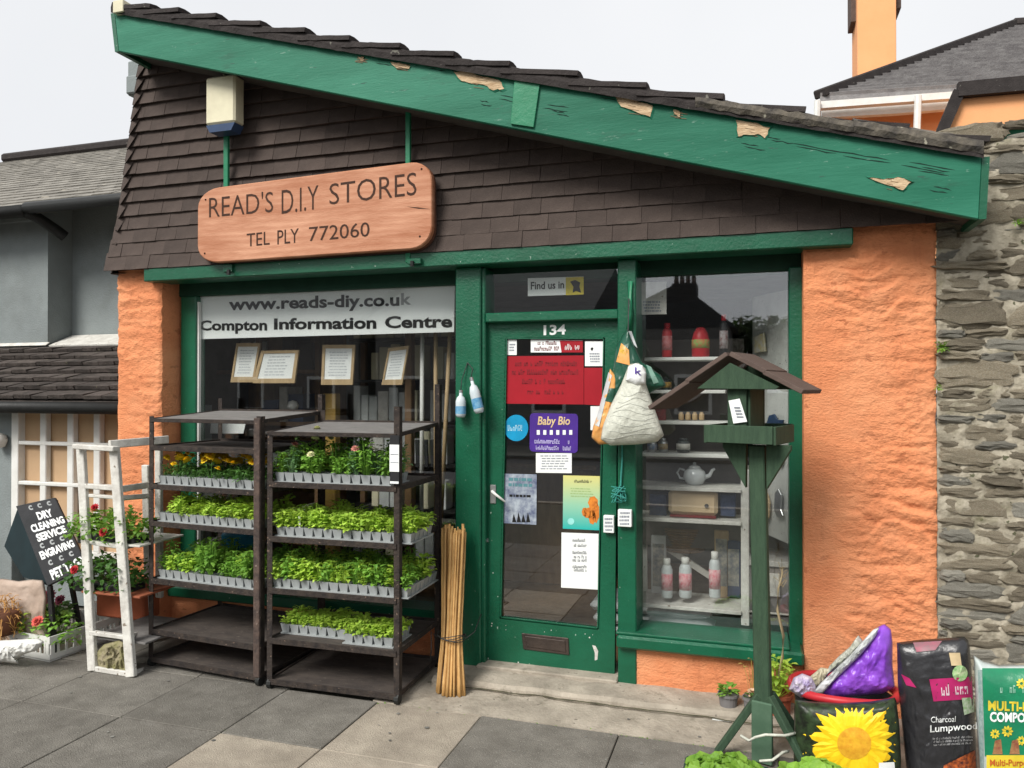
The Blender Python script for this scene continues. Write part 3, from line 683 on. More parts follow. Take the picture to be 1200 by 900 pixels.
# dark bedding under the verge tiles
mbv = MB(); n = 120; vs = []
for i in range(n + 1):
    x = TL_.x + (TR_.x - TL_.x) * i / n; z0 = fasc_top(x)
    for dz, yy in ((-.012, -.325), (.022, -.33), (.06 + .008 * noise.noise(Vector((x * 9, 0, 0))), -.32)): vs.append((x, yy + .006 * noise.noise(Vector((x * 14, dz * 60, 2))), z0 + dz + .004 * noise.noise(Vector((x * 20, dz, 5)))))
mbv.add(vs, [(i * 3 + k, i * 3 + 3 + k, i * 3 + 4 + k, i * 3 + 1 + k) for i in range(n) for k in (0, 1)])
mbv.build('verge_bedding', VERGE, roof)
for (ua, ub) in ((815, 905), (905, 1000), (1000, 1152)):
    x0 = W(ua, 110, -.33).x; x1 = W(ub, 150, -.33).x; b = MB(); vs = []; n = 24
    for i in range(n + 1):
        x = x0 + (x1 - x0) * i / n; z0 = fasc_top(x)
        for k, (dz, yy) in enumerate(((.004, -.332), (.03, -.345), (.06, -.34), (.082, -.3), (.08, -.1))):
            vs.append((x, yy + .008 * noise.noise(Vector((x * 18, dz * 80, 2))), z0 + dz * (.85 if ub < 1100 else 1.0) + .008 * noise.noise(Vector((x * 22, dz * 30, 5)))))
    b.add(vs, [(i * 5 + k, i * 5 + 5 + k, i * 5 + 6 + k, i * 5 + 1 + k) for i in range(n) for k in range(4)] + [(0, 1, 2, 3, 4), tuple(n * 5 + k for k in range(5))]); b.build('mortar_verge', VERGEL, roof)
pbox('verge_cap', CREAM, roof, 132, 1, 144, 13, -.34, .1)
# grey flue behind the gable's left edge
fl = root('grey_flue', 'grey box flue rising behind the left edge of the shingled gable', 'flue', W(152, 110, .9))
MB().box(W(149, 112, .9), W(160, 70, .9) + Vector((.1, .25, 0)), .01).build('flue_box', GREYW, fl)
MB().box(W(147, 110, .88), W(160, 87, .88) + Vector((.1, .3, 0)), .01).build('collar', GREYW, fl)

# ================================================================ THE DOOR (part of the shop)
DY = .07
dTL, dTR, dBR, dBL = (569.5, 376), (724, 374), (720, 801), (563.5, 781)
def dq(s, t): return bil([dTL, dTR, dBR, dBL], s, t)
door = MB()
o_ = [W(*p, DY) for p in (dTL, dTR, dBR, dBL)]; g_ = [W(*p, DY) for p in ((593, 396), (708, 396), (701, 737), (586, 724))]
for i in range(4):
    j = (i + 1) % 4; door.prism([o_[i], o_[j], g_[j], g_[i]], (0, .045, 0))
door = door.build('door', GREEN, shop)
gb = MB()
for i in range(4): gb.bar(g_[i] + Vector((0, .006, 0)), g_[(i + 1) % 4] + Vector((0, .006, 0)), .012, .012, up=(0, 1, 0))
gb.build('glazing_bead', GREEN, door)
MB().prism([p + Vector((0, .02, 0)) for p in g_], (0, .004, 0)).build('door_pane', GLASS, door)
ppoly('letter_plate', BRONZE, door, [(611, 742), (666, 748), (667, 768), (613, 761)], DY - .008, .008)
ppoly('letter_flap', BRONZE, door, [(615, 745.5), (662, 751), (663, 764.5), (617, 758)], DY - .013, .005)
a = W(578, 578, DY); MB().box(a + Vector((-.018, -.008, -.06)), a + Vector((.018, 0, .05)), .003).build('handle_plate', METAL, door)
MB().tube([W(577, 576, DY - .01), W(577, 576, DY - .05), W(580, 579, DY - .055), W(592, 588, DY - .055)], [.009, .009, .009, .006], 8).build('handle', WHITEP, door, smooth=True)
text('door_number', '134', [(637, 381), (663, 380), (663, 392), (637, 393)], DY - .002, WHITE, door, bold=.03)
b_ = MB(); r_ = random.Random(2)
for i in range(26):
    u, v = r_.choice([(r_.uniform(567, 715), r_.uniform(768, 786)), (r_.uniform(590, 705), r_.uniform(726, 740)), (566 + r_.random() * 12, r_.uniform(600, 780))]); v += (u - 566) * .1
    p = W(u, min(v, 792), DY - .0008); s = r_.uniform(.0015, .005)
    b_.add([p + Vector((s * math.cos(k) * r_.uniform(.6, 1.2), 0, s * math.sin(k))) for k in (0, 1.2, 2.4, 3.6, 5)], [(0, 1, 2, 3, 4)])
b_.add([W(u, v, DY - .0008) for u, v in ((694, 756), (698, 757), (701, 763), (700, 773), (697, 774), (697, 765))], [(0, 1, 2, 3, 4, 5)])
b_.build('paint_chips', WHITEW, door)
MB().tube([W(566, 634, DY - .012) + Vector((0, 0, 0)), W(572, 633, DY - .012)], .012, 10).build('lock', METAL, door)
# threshold
MB().box((W(560, 790, 0).x, -.03, .03), (W(724, 800, 0).x, .2, .062), .006).build('threshold', CONC, shop)
# pipe and cable between door and right window
MB().tube([W(738, 330, -.01), W(739, 370, -.012), W(737, 388, -.012)], .016, 8).build('green_pipe', GREEN2, shop, smooth=True)

# ================================================================ STONE WALL on the right
wall = root('stone_wall', 'rough rubble stone wall of brown and grey stones right of the orange pier', 'wall', (1.4, 0, 0))
WX0, WX1, WZ1 = RX1 + .002, 2.3, 2.86
b_ = MB(); nx, nz = 60, 110; vs = []
for j in range(nz + 1):
    for i in range(nx + 1):
        x = WX0 + (WX1 - WX0) * i / nx; z = -.03 + (WZ1 + .03) * j / nz
        vs.append((x, .012 + .02 * noise.noise(Vector((x * 14, z * 20, 3))) + .008 * noise.noise(Vector((x * 40, z * 40, 1))), z + (.03 * noise.noise(Vector((x * 4, 9, 0))) if j == nz else 0)))
n = nx + 1
b_.add(vs, [(j * n + i, j * n + i + 1, (j + 1) * n + i + 1, (j + 1) * n + i) for j in range(nz) for i in range(nx)])
tp = vs[nz * n:]; b_.add(tp + [(p[0], .45, p[2]) for p in tp], [(i, i + 1, n + i + 1, n + i) for i in range(nx)])
b_.build('mortar', MORT, wall, smooth=True)
stm = []
for k in range(18):
    r_ = random.Random(k + 50); bm = bmesh.new(); bmesh.ops.create_cube(bm, size=2)
    bmesh.ops.subdivide_edges(bm, edges=bm.edges[:], cuts=5, use_grid_fill=True)
    for v in bm.verts:
        c = v.co; m4 = (abs(c.x) ** 5 + abs(c.y) ** 3 + abs(c.z) ** 4.5) ** (1 / 4.4); c /= max(m4, .6)
        q = c * 1.3 + Vector((k * 9, 0, 0)); c += Vector((noise.noise(q * 1.2) * .34, noise.noise(q * 1.1 + Vector((0, 5, 0))) * .4 + noise.noise(q * 4) * .22, noise.noise(q * 1.4 + Vector((0, 0, 7))) * .42 + noise.noise(q * 3.5) * .12))
    me = bpy.data.meshes.new('stone'); bm.to_mesh(me); bm.free(); me.materials.append(STONE if k % 3 else STONE2)
    stm.append(me)
z = .0; r_ = random.Random(21); far_st = MB()
while z < WZ1 - .02:
    h = r_.choice([.028, .035, .04, .05, .06, .075, .09, .11]) * (.85 if .9 < z < 1.5 else 1.15); x = WX0 - r_.uniform(0, .05)
    while x < WX1:
        wd = min(.34, h * r_.uniform(1.8, 4.2)) + .02
        sub = [(0, h)] if h < .08 or r_.random() < .6 else [(0, h * .45), (h * .55, h * .45)]
        for dz, hh in sub:
            xa = max(x, WX0 + .004); ww = x + wd - xa
            if ww > .03:
                if xa > 1.32:
                    me_ = r_.choice(stm); far_st.add([Vector((xa + ww / 2 + v.co.x * ww / 2, .026 + v.co.y * .026, z + dz + hh / 2 + v.co.z * hh / 2)) for v in me_.vertices], [tuple(p.vertices) for p in me_.polygons]); continue
                mkobj('stone', r_.choice(stm), wall, (xa + ww / 2 - 1.4, .026 + r_.uniform(-.008, .012), z + dz + hh / 2 + r_.uniform(-.006, .006)),
                      (0, r_.uniform(-.09, .09), 0), (ww / 2 * 1.0, r_.uniform(.02, .034), hh / 2 * .98))
        x += wd + r_.uniform(.002, .012)
    z += h + r_.uniform(.001, .007)
tag(far_st.build('far_stones', STONE, wall), kind='stuff')
for (u, v, L, lab) in ((1103, 408, .045, 'small green fern growing where the orange pier meets the stone wall'), (1192, 262, .03, 'tuft of green weed high on the stone wall near the roof'), (1100, 455, .025, 'pale yellow green moss tuft below the fern on the stone wall')):
    f = root('wall_plant', lab, 'plant', W(u, v, -.02)); b_ = MB(); r_ = random.Random(int(u + v))
    for i in range(38):
        d = Vector((r_.uniform(-1, 1), r_.uniform(-1, -.1), r_.uniform(-.5, 1))); leaf(b_, W(u, v, -.02) + d * L * r_.uniform(0, .7), d, (0, 0, 1), L * .45, L * .28)
    b_.build('leaves', LEAFM, f)
# green gutter board and roof edge behind the wall top
gb_ = root('green_gutter_board', 'green painted gutter board poking out above the stone wall', 'gutter', W(1190, 165, .3))
MB().prism([W(1163, 166, .3), W(1186, 149, .3), W(1260, 138, .3), W(1260, 170, .3), W(1178, 172, .3)], (0, .4, 0)).build('board', GREENW, gb_)
MB().prism([W(1158, 160, .25), W(1185, 142, .25), W(1262, 128, .25), W(1262, 137, .25), W(1187, 149, .25), W(1163, 166, .25)], (0, .6, 0)).build('mortar_top', VERGEL, gb_)

# ================================================================ ORANGE HOUSE behind, right
oh = root('orange_house', 'orange rendered house with slate hip roof and tall chimney behind the shop', 'house', W(1080, 200, 8))
oh.location.z = 0
MB().prism([W(966, 118, 8), W(1300, 98, 8), W(1300, 450, 8), W(966, 450, 8)], (0, 7, 0)).build('wall', ORANGEF, oh)
rf = MB(); a, b2, c, d = W(961, 113, 7.6), W(1300, 92, 7.6), W(1300, 24, 12), W(1186, 31, 12)
rf.prism([a, b2, c, d], (0, .02, -.14)); back = d + Vector((0, 5, -3)); rf.add([a, d, back + Vector((-3, 0, 0))], [(0, 1, 2)])
rfo = rf.build('roof', SLATEG, oh)
MB().bar(a + Vector((0, 0, .04)), d + Vector((0, 0, .05)), .22, .13, bev=.02).build('hip_ridge', VERGE, rfo)
MB().bar(d + Vector((0, 0, .05)), c + Vector((0, 0, .05)), .22, .13, bev=.02).build('ridge', VERGE, rfo)
sb = MB(); na = 26                                  # slate courses as real raised rows
for k in range(na):
    t = k / na; p = a.lerp(d, t); q = b2.lerp(c, t); up = (d - a).normalized(); nrm = (b2 - a).cross(d - a).normalized()
    if nrm.z < 0: nrm = -nrm
    t2 = (k + 1.05) / na; p2 = a.lerp(d, t2); q2 = b2.lerp(c, t2)
    sb.add([p + nrm * .05, q + nrm * .05, q2 + nrm * .012, p2 + nrm * .012, p, q], [(0, 1, 2, 3), (4, 5, 1, 0)])
tag(sb.build('slate_courses', SLATEG, rfo), kind='stuff')
MB().prism([W(957, 119, 7.4), W(1146, 105, 7.4), W(1145, 113, 7.4), W(957, 127, 7.4)], (0, .12, 0)).build('gutter', WHITEP, oh)
MB().prism([W(963, 127.5, 7.6), W(1140, 114, 7.6), W(1132, 126, 7.6), W(1050, 133, 7.6), W(963, 138, 7.6)], (0, .1, 0)).build('fascia_board', WHITEP, oh)
MB().tube([W(1076, 112, 7.35), W(1074, 170, 7.35)], .045, 8).build('downpipe', WHITEP, oh)
MB().tube([W(958, 118, 7.35), W(957, 160, 7.35)], .045, 8).build('downpipe', WHITEP, oh)
wing = MB().prism([W(1128, 108, 5.5), W(1300, 86, 5.5), W(1300, 300, 5.5), W(1100, 300, 5.5), W(1103, 160, 5.5)], (0, 2, 0)).build('gable_wing', ORANGEF, oh)
MB().bar(W(1103, 156, 5.45), W(1124, 107, 5.45), .12, .07, up=(0, 1, 0)).build('verge', VERGE, wing)
MB().bar(W(1122, 106, 5.45), W(1310, 89, 5.45), .16, .1, up=(0, 1, 0)).build('verge', VERGE, wing)
ch = MB().box(W(1005, 110, 11), W(1050, -60, 11) + Vector((0, .8, 0)), .01).build('chimney', ORANGEF, oh)
MB().box(W(996, 24, 10.9), W(1059, -70, 10.9) + Vector((0, 1, 0)), .02).build('chimney_cap', WOODB, ch) if False else None
MB().box(W(997, 26, 11.2), W(1004.6, -60, 11.2) + Vector((0, .5, 0)), .01).build('chimney_buttress', BRROOF, ch)
MB().box(W(1050.4, 10, 11.2), W(1056, -60, 11.2) + Vector((0, .5, 0)), .01).build('chimney_buttress', BRROOF, ch)

# ================================================================ GREY HOUSE, left
gh = root('grey_house', 'low grey rendered house with slate roof, black gutters and tiled lean-to left of the shop', 'house', W(40, 400, 1.4)); gh.location.z = 0
xa = W(56, 350, 1.2).x
rz_e, rz_r = W(150, 233, .95).z - .02, W(150, 173, 4).z
def rz(y): return rz_e + (rz_r - rz_e) * (y - .95) / 3.05 - .045
MB().prism([(xa, 1.2, 0), (xa, 1.2, rz(1.2)), (xa, 4, rz(4)), (xa, 5.6, rz(4)), (xa, 5.6, 0)], (-8, 0, 0)).build('wall', GREYW, gh)
MB().prism([(-3.75, 1.46, 0), (-3.75, 1.46, rz(1.46)), (-3.75, 4, rz(4)), (-3.75, 5.6, rz(4)), (-3.75, 5.6, 0)], (xa + .004 + 3.75, 0, 0)).build('wall', GREYW, gh)
MB().box((-12, 1.14, W(30, 257, 1.2).z - .03), (xa + .01, 1.196, W(30, 252, 1.2).z + .05)).build('soffit_board', GREYW, gh)
def slates(parent, e0, e1, r0, r1, rows, wd, m, name='slate', parts=False, lift=.012, jit=.004, seed=0):
    e0, e1, r0, r1 = map(Vector, (e0, e1, r0, r1)); r = random.Random(seed); nm = (e1 - e0).cross(r0 - e0).normalized()
    if nm.z < 0: nm = -nm
    b = MB()
    for k in range(rows):
        L = (e1 - e0).length; s = -wd * (.5 if k % 2 else 0)
        while s < L:
            s0, s1 = max(0, s) / L, min(L, s + wd - .006) / L; t0, t1 = k / rows - .004, (k + 1.15) / rows
            def P(ss, tt): return (e0.lerp(e1, ss)).lerp(r0.lerp(r1, ss), tt)
            if s1 - s0 > .002:
                j = [r.uniform(-jit, jit) for _ in range(3)]; h = lift + abs(j[2])
                q = [P(s0, t0 + j[0] / 3) + nm * h * 1.6, P(s1, t0 + j[1] / 3) + nm * h * 1.6, P(s1, min(t1, 1)) + nm * .004, P(s0, min(t1, 1)) + nm * .004]
                bb = MB() if parts else b
                bb.add(q + [q[0] - nm * h, q[1] - nm * h, q[2] - nm * .004, q[3] - nm * .004], [(0, 1, 2, 3), (4, 5, 1, 0), (0, 3, 7, 4), (1, 5, 6, 2)])
                if parts: bb.build(name, m, parent)
            s += wd
    if not parts: return tag(b.build(name, m, parent), kind='stuff')
def z_at(u, v, y): return W(u, v, y).z
e0, e1 = W(-60, 248, .95), W(150, 233, .95); r0, r1 = W(-60, 197, 4), W(150, 173, 4)
# keep eaves straight: one line through both heights
e0 = Vector((-12, .95, e1.z - .02)); e1.x = -3.95; r0 = Vector((-12, 4, r1.z)); r1 = Vector((-3.95, 4, r1.z))
hz0 = W(0, 188, 4); hz1 = W(140, 174, 4)
r0.z = r1.z = (hz1.z); 
mr = MB().prism([e0, e1, r1, r0], (0, 0, -.05)).build('roof', SLATEL, gh)
slates(mr, e0, e1, r0, r1, 24, .22, SLATEL, 'slate', seed=2, lift=.008)
b_ = MB(); x = W(8, 188, 4).x
MB().bar(Vector((x, 4, r1.z + .03)), r1 + Vector((0, 0, .03)), .22, .12, bev=.03).build('ridge_tiles', VERGE, mr)
gz = W(30, 249, .9).z
b_ = MB().tube([(-12, .88, gz + .01), (xa + .1, .88, gz + .01)], .055, 10); b_.build('gutter', DARKG, gh, smooth=True)
g2 = W(115, 236, .88).z
MB().tube([(xa + .12, .88, g2), (-3.85, .88, g2)], .05, 10).build('gutter', DARKG, gh, smooth=True)
MB().tube([(xa + .1, .88, gz), (xa + .1, 1.0, gz - .02), (xa + .16, 1.12, gz - .1), (xa + .2, 1.2, gz - .16)], .05, 8).build('gutter_elbow', DARKG, gh, smooth=True)
# lean-to
lt = W(20, 470, .12); ltz = lt.z; le0 = Vector((-9, .12, ltz)); le1 = Vector((LX0 + .02, .12, ltz)); 
tz = W(20, 408, 1.18).z; lr0 = Vector((-9, 1.19, tz)); lr1 = Vector((LX0 + .02, 1.19, tz))
lo = MB().prism([le0, le1, lr1, lr0], (0, 0, -.05)).build('lean_to_roof', SLATED, gh)
slates(lo, (-7.2, .12, ltz + .004), (LX0 + .01, .12, ltz + .004), (-7.2, 1.19, tz + .004), (LX0 + .01, 1.19, tz + .004), 7, .165, SLATED, 'roof_tile', parts=True, lift=.022, jit=.012, seed=4)
MB().prism([(-9, 1.16, tz + .02), (xa + .02, 1.16, tz + .02), (xa + .02, 1.2, tz + .05), (-9, 1.2, tz + .05)], (0, .01, .0)).build('flashing', WHITEW, gh)
MB().prism([(xa + .02, 1.19, tz + .02), (LX0 + .2, 1.19, tz + .02), (LX0 + .2, 1.45, tz + .13), (xa + .02, 1.45, tz + .13)], (0, .01, -.03)).build('flashing', WHITEW, gh)
MB().tube([(-9, .08, ltz - .045), (LX0 + .0, .08, ltz - .045)], .045, 10).build('gutter', DARKG, gh, smooth=True)
wy = .3; wx = W(14, 550, wy).x
MB().box((-9, wy, 0), (wx, wy + .2, ltz - .03), .004).build('front_wall', GREYW, gh)
MB().box((wx, wy + .1, 0), (LX0 + .3, wy + .3, ltz - .03), .004).build('front_wall', GREYW, gh)
win = root('x', None, None); bpy.data.objects.remove(win)
zt_, zb_ = W(20, 476, wy).z, W(20, 640, wy).z
win = MB().box((wx, wy - .01, zt_ - .02), (LX0 + .05, wy + .06, zt_ + .02), .004)
win.box((wx, wy - .01, zb_ - .05), (LX0 + .05, wy + .06, zb_), .004); win.box((wx, wy - .008, zb_), (wx + .07, wy + .06, zt_ - .022), .004)
win = win.build('window_frame', WHITEP, gh)
for i, u in enumerate((50, 82, 113)): x = W(u, 520, wy).x; MB().box((x - .032, wy + .0, zb_), (x + .03, wy + .05, zt_ - .02), .006).build('glazing_bar', WHITEP, win)
for v in (519, 566): z = W(30, v, wy).z; MB().box((wx + .05, wy - .003, z - .016), (LX0 + .05, wy + .045, z + .014), .006).build('glazing_bar', WHITEP, win)
us = [W(u, 520, wy).x for u in (22, 50, 82, 113, 150)]; zs = [zt_ - .02] + [W(30, v, wy).z for v in (519, 566)] + [zb_]
for i in range(4):
    for j in range(3): MB().box((us[i] + .0, wy + .052, zs[j + 1]), (us[i + 1], wy + .058, zs[j])).build('boarded_pane', TAN, win)
bl = root('wall_lamp', 'small white round fitting on the grey wall at the left edge', 'lamp', W(0, 516, wy - .04))
MB().lathe([(.0, -.06), (.04, -.05), (.06, 0), (.05, .04), (0, .06)], W(-1, 516, wy - .05), 12).build('lamp_body', WHITEW, bl, smooth=True)

# ================================================================ across the street (seen in the glass)
def mir(u, v, y): p = W(u, v, y + .4); return p
def opp(name, label, u0, u1, ue, ur, y, chim=None, pots=0, gab=False):
    A = W(u0, 400, y + .4).x; B = W(u1, 400, y + .4).x; ze = W((u0 + u1) / 2, ue, y + .4).z; zr = W((u0 + u1) / 2, ur, y + 4.4).z
    h = root(name, label, 'house', ((A + B) / 2, -y, 0)); yf = -y
    MB().box((A, yf - 8, -.2), (B, yf, ze)).build('wall', HOUSEO, h)
    if gab: gx = W(795, 350, y + .4).x; MB().prism([(A - .2, yf + .02, ze), (gx, yf + .02, zr), (B + .2, yf + .02, ze)], (0, -8, 0)).build('roof', HOUSER, h)
    else: MB().prism([(A - .2, yf + .3, ze), (A - .2, yf - 4, zr), (A - .2, yf - 8.3, ze)], (B - A + .4, 0, 0)).build('roof', HOUSER, h)
    n = max(2, int((B - A) / 2.2))
    for i in range(n):
        x = A + (B - A) * (i + .5) / n
        for z in (.9,) + ((3.3,) if ze > 4.6 else ()):
            f = MB().box((x - .55, yf, z), (x + .55, yf + .05, z + 1.2)).build('window_frame', WHITEP, h); MB().box((x - .45, yf + .051, z + .1), (x + .45, yf + .06, z + 1.1)).build('pane', BLACKP, f)
    if chim:
        cx = W(chim, 350, y + 4.4).x; c = MB().box((cx - .42, yf - 4.4, zr - .8), (cx + .42, yf - 3.5, zr + .45)).build('chimney', HOUSER, h)
        for k in range(pots): MB().lathe([(.09, 0), (.07, .35), (.09, .4)], (cx - .3 + k * .2, yf - 3.95, zr + .45), 8).build('chimney_pot', BRROOF, c)
opp('opposite_house', 'dark terraced house across the street reflected in the right window', 690, 855, 385, 350, 19, 803, 4, True)
opp('opposite_house', 'long low house across the street reflected in the left window', 180, 420, 380, 322, 19, 240, 3)
opp('opposite_house', 'house across the street reflected above the door', 440, 690, 372, 322, 19, 560, 3)
opp('opposite_house', 'small far house across the street reflected at the right pane edge', 1000, 1300, 378, 352, 22, 1080, 2)
for i, u in enumerate((862, 895, 930, 965, -20, 90)):
    p = W(u, 372, 24); t = root('street_tree', ('low bushy tree', 'rounded dark tree', 'spreading hedge tree', 'thin far tree', 'tall hedge tree', 'broad leafy tree')[i] + ' across the street seen in window reflections', 'tree', (p.x, -23.6, -.2), 'trees across the street')
    MB().tube([(p.x, -23.6, -.2), (p.x, -23.6, p.z * .6), (p.x + .2, -23.6, p.z)], [.2, .13, .05], 7).build('trunk', WOODB, t)
    b_ = MB(); r_ = random.Random(i)
    for k in range(700):
        a = r_.random() * 6.28; ph = r_.uniform(-1, 1); rr = 1.6 * r_.random() ** .4
        q = Vector((p.x + rr * math.cos(a) * math.cos(ph), -23.6 + rr * math.sin(a), p.z * .72 + rr * math.sin(ph) * .8)); leaf(b_, q, (r_.uniform(-1, 1), r_.uniform(-1, 1), r_.uniform(-.5, .5)), (0, 0, 1), .35, .22)
    b_.build('crown', TREE, t)

# ================================================================ SIGN, ALARM, POLES, BANNER
sp1 = root('sign_pole', 'green pole carrying the alarm box and the left end of the wooden sign', 'pole', W(265, 215, -.07))
MB().bar(W(265.5, 118, -.075), W(265.5, 318, -.075), .034, .022, up=(0, 1, 0), bev=.003).build('pole', GREEN2, sp1)
MB().box(W(261, 310, -.10), W(275, 319, -.07), .003).build('foot_bracket', GREEN, sp1)
MB().tube([W(268, 322, -.12), W(268, 316, -.12)], .012, 8).build('bolt', DARKG, sp1)
sp2 = root('sign_pole', 'green pole running up the shingles behind the right end of the wooden sign', 'pole', W(478, 190, -.07))
MB().bar(W(478.5, 118, -.075), W(478.5, 308, -.075), .03, .022, up=(0, 1, 0), bev=.003).build('pole', GREEN2, sp2)
MB().box(W(477, 303, -.11), W(496, 310, -.07), .003).build('foot_bracket', GREEN, sp2)
MB().tube([W(483, 312, -.12), W(483, 306, -.12)], .012, 8).build('bolt', DARKG, sp2)
al = root('alarm_box', 'cream burglar alarm box with blue base high on the brown shingles', 'alarm box', W(257, 150, -.12))
a = W(240.5, 91, -.19); b2 = W(270, 143, -.19); bt = W(270, 152, -.19)
MB().box((a.x, -.19, b2.z), (b2.x + .03, -.09, a.z), .012).build('cover', CREAM, al)
MB().prism([Vector((a.x + .003, -.185, b2.z - .002)), Vector((b2.x + .027, -.185, b2.z - .002)), Vector((b2.x + .0, -.185, bt.z)), Vector((a.x + .03, -.185, bt.z))], (0, .09, 0)).build('base', NAVY, al)
MB().tube([W(263, 92, -.14), W(263, 86, -.12)], .01, 6).build('cable_gland', CREAM, al)
sg = root('shop_sign', 'rounded pink brown wooden sign with carved shop name on the shingled gable', 'sign', W(370, 250, -.15))
def rrect(q, ru, rv, n=6):
    (x0, y0), (x1, y1), (x2, y2), (x3, y3) = q; P = []
    for (cs, ct, a0) in ((ru, rv, 180), (1 - ru, rv, 270), (1 - ru, 1 - rv, 0), (ru, 1 - rv, 90)):
        for k in range(n + 1):
            a = R(a0 + 90 * k / n); P.append(bil(q, cs + ru * math.cos(a), ct + rv * math.sin(a)))
    return P
SQ = [(231.5, 222.5), (506, 187), (506, 290), (231, 309)]
P = rrect(SQ, .09, .24)
MB().prism([W(u, v, -.15) for u, v in P], (0, .045, 0)).build('board', WOODS, sg, bevel=.006)
MB().prism([W(u + .8, v + .8, -.103) for u, v in rrect([(231.5, 224), (509, 189), (510, 292), (233, 309)], .09, .24)], (0, .012, 0)).build('backing', WOODE, sg)
def gq(u0, v0, u1, v1, u2, v2, u3, v3): return [(u0, v0), (u1, v1), (u2, v2), (u3, v3)]
for s, q in (("READ'S", gq(245, 231, 320, 223.5, 320, 248.5, 245, 255)), ('D.I.Y', gq(330, 223, 373, 217, 373, 245, 330, 251)), ('STORES', gq(386, 215.5, 488, 201.5, 488, 228.5, 386, 240))):
    q2 = []
    vs, fs = textmesh(s)
    text('carved_lettering', s, q, -.1515, CARVE, sg, bold=-.006)
text('carved_lettering', 'TEL', gq(289, 274, 316, 271, 316, 286.5, 289, 289), -.1515, CARVE, sg)
text('carved_lettering', 'PLY', gq(325, 270, 350, 267.5, 350, 284, 325, 286.5), -.1515, CARVE, sg)
text('carved_lettering', '772060', gq(362, 266, 433, 260, 433, 277, 362, 283), -.1515, CARVE, sg)
for u, v in ((241, 234), (494, 198), (492, 277), (240, 297)): MB().tube([W(u, v, -.153), W(u, v, -.149)], .006, 8).build('screw', CARVE, sg)
MB().prism([W(u, v, -.1512) for u, v in ((477, 242), (490, 243), (504, 245), (490, 244.5))], (0, .001, 0)).build('crack', CARVE, sg)

bn = root('window_banner', 'white window banner with black web address and information centre lettering', 'banner', W(380, 370, .208))
BQ = [(231, 346), (533, 333), (532, 389), (232, 397.5)]
plane_quad('sheet', WHITE, bn, BQ, .208)
text('lettering', 'www.reads-diy.co.u', gq(268, 349.5, 468, 343.5, 468, 363, 268, 368), 0.2065, BLACK, bn, bold=.03)
text('faded_letter', 'k', gq(470, 343.5, 482, 343, 482, 357, 470, 357.5), 0.2065, mat('faded grey print', (.35, .36, .36)), bn, bold=.03)
for s, q in (('Compton', gq(234, 375.5, 313, 374, 313, 391.5, 234, 391)), ('Information', gq(321, 373, 441, 370.5, 441, 385.5, 321, 386.5)), ('Centre', gq(451, 370.5, 530, 369, 530, 384, 451, 385))):
    text('lettering', s, q, 0.2065, BLACK, bn, bold=.035)

# ================================================================ DISPLAY BEHIND THE LEFT WINDOW
def framed(lab, q, y, seed, m=WOODL, n=7, paperonly=False):
    f = root('framed_certificate', lab, 'picture frame', W(*bil(q, .5, .5), y))
    fq = [W(u, v, y) for u, v in q]; iq = [W(*bil(q, s, t), y) for s, t in ((.08, .09), (.92, .09), (.92, .86), (.08, .86))]
    b = MB()
    for i in range(4): j = (i + 1) % 4; b.prism([fq[i], fq[j], iq[j], iq[i]], (0, .015, 0))
    b.build('frame', m, f); MB().prism([p + Vector((0, .006, 0)) for p in iq], (0, .003, 0)).build('certificate', WHITE, f)
    lines('print', [bil(q, s, t) for s, t in ((.18, .16), (.82, .16), (.82, .8), (.18, .8))], n + 2, y + .005, mat('pale grey print', (.55, .57, .6)), f, seed, .35)
framed('light wooden frame with a white certificate, leftmost of the tilted pair under the banner', gq(277, 402, 305, 402, 297, 448, 270, 448), .34, 1)
framed('wide wooden frame with a white certificate, right one of the tilted pair under the banner', gq(306, 411, 350, 410, 345, 449, 296, 449), .32, 2, n=5)
framed('upright light wooden frame with a picture in the middle of the left window', gq(378, 404, 416, 404, 413, 451, 376, 451), .34, 3)
framed('narrow tilted wooden frame right of the middle one in the left window', gq(455, 408, 479, 405, 471, 451, 447, 451), .36, 4)
pc = root('white_price_card', 'small white card standing in the window just above the dark rack shelf', 'card', W(266, 503, .4))
plane_quad('card', WHITE, pc, gq(247, 495, 288, 495, 285, 508, 246, 508), .4, .004)
for u0, u1, lab, m in ((495, 484, 'white pole standing in the left window between grey goods and wooden poles', WHITEP), (510.5, 511, 'light wooden pole standing upright right of the white pole in the window', WOODL), (529, 516, 'light wooden pole leaning at the right edge of the left window', WOODL)):
    p = root('broom_pole', lab, 'pole', W(u0, 600, .42)); MB().tube([Vector((W(u0, 400, .4).x, .4, 2.2)), Vector((W(u1, 520, .42).x if u0 != 495 else W(494, 500, .42).x, .42, .7))], .014, 8).build('shaft', m, p, smooth=True)
# goods rack of pale boxes on grid shelves at the right of the window
gr = root('goods_display', 'tall display stand holding rows of pale grey boxed goods in the left window', 'display stand', W(470, 500, .85)); gr.location.z = 0.05
r_ = random.Random(8)
gx0, gx1 = W(415, 500, .85).x, W(533, 500, .85).x
for x in (gx0, (gx0 + gx1) / 2, gx1): MB().box((x - .02, .98, .05), (x + .02, 1.02, 2.3)).build('upright', WOODB, gr)
for z in (.45, .8, 1.12, 1.42, 1.72, 2.02): MB().box((gx0 - .02, .8, z - .02), (gx1 + .02, 1.0, z)).build('shelf', DARKG, gr)
for k, z in enumerate((.45, .8, 1.12, 1.42, 1.72, 2.02)):
    x = gx0 + .01
    while x < gx1 - .06:
        wd = r_.uniform(.055, .1); h = r_.uniform(.17, .26)
        if r_.random() < .85: MB().box((x, .82, z), (x + wd - .008, .95, z + h), .004).build('boxed_goods', r_.choice([OBJW, OBJW, CREAM, WHITEW]), gr)
        x += wd
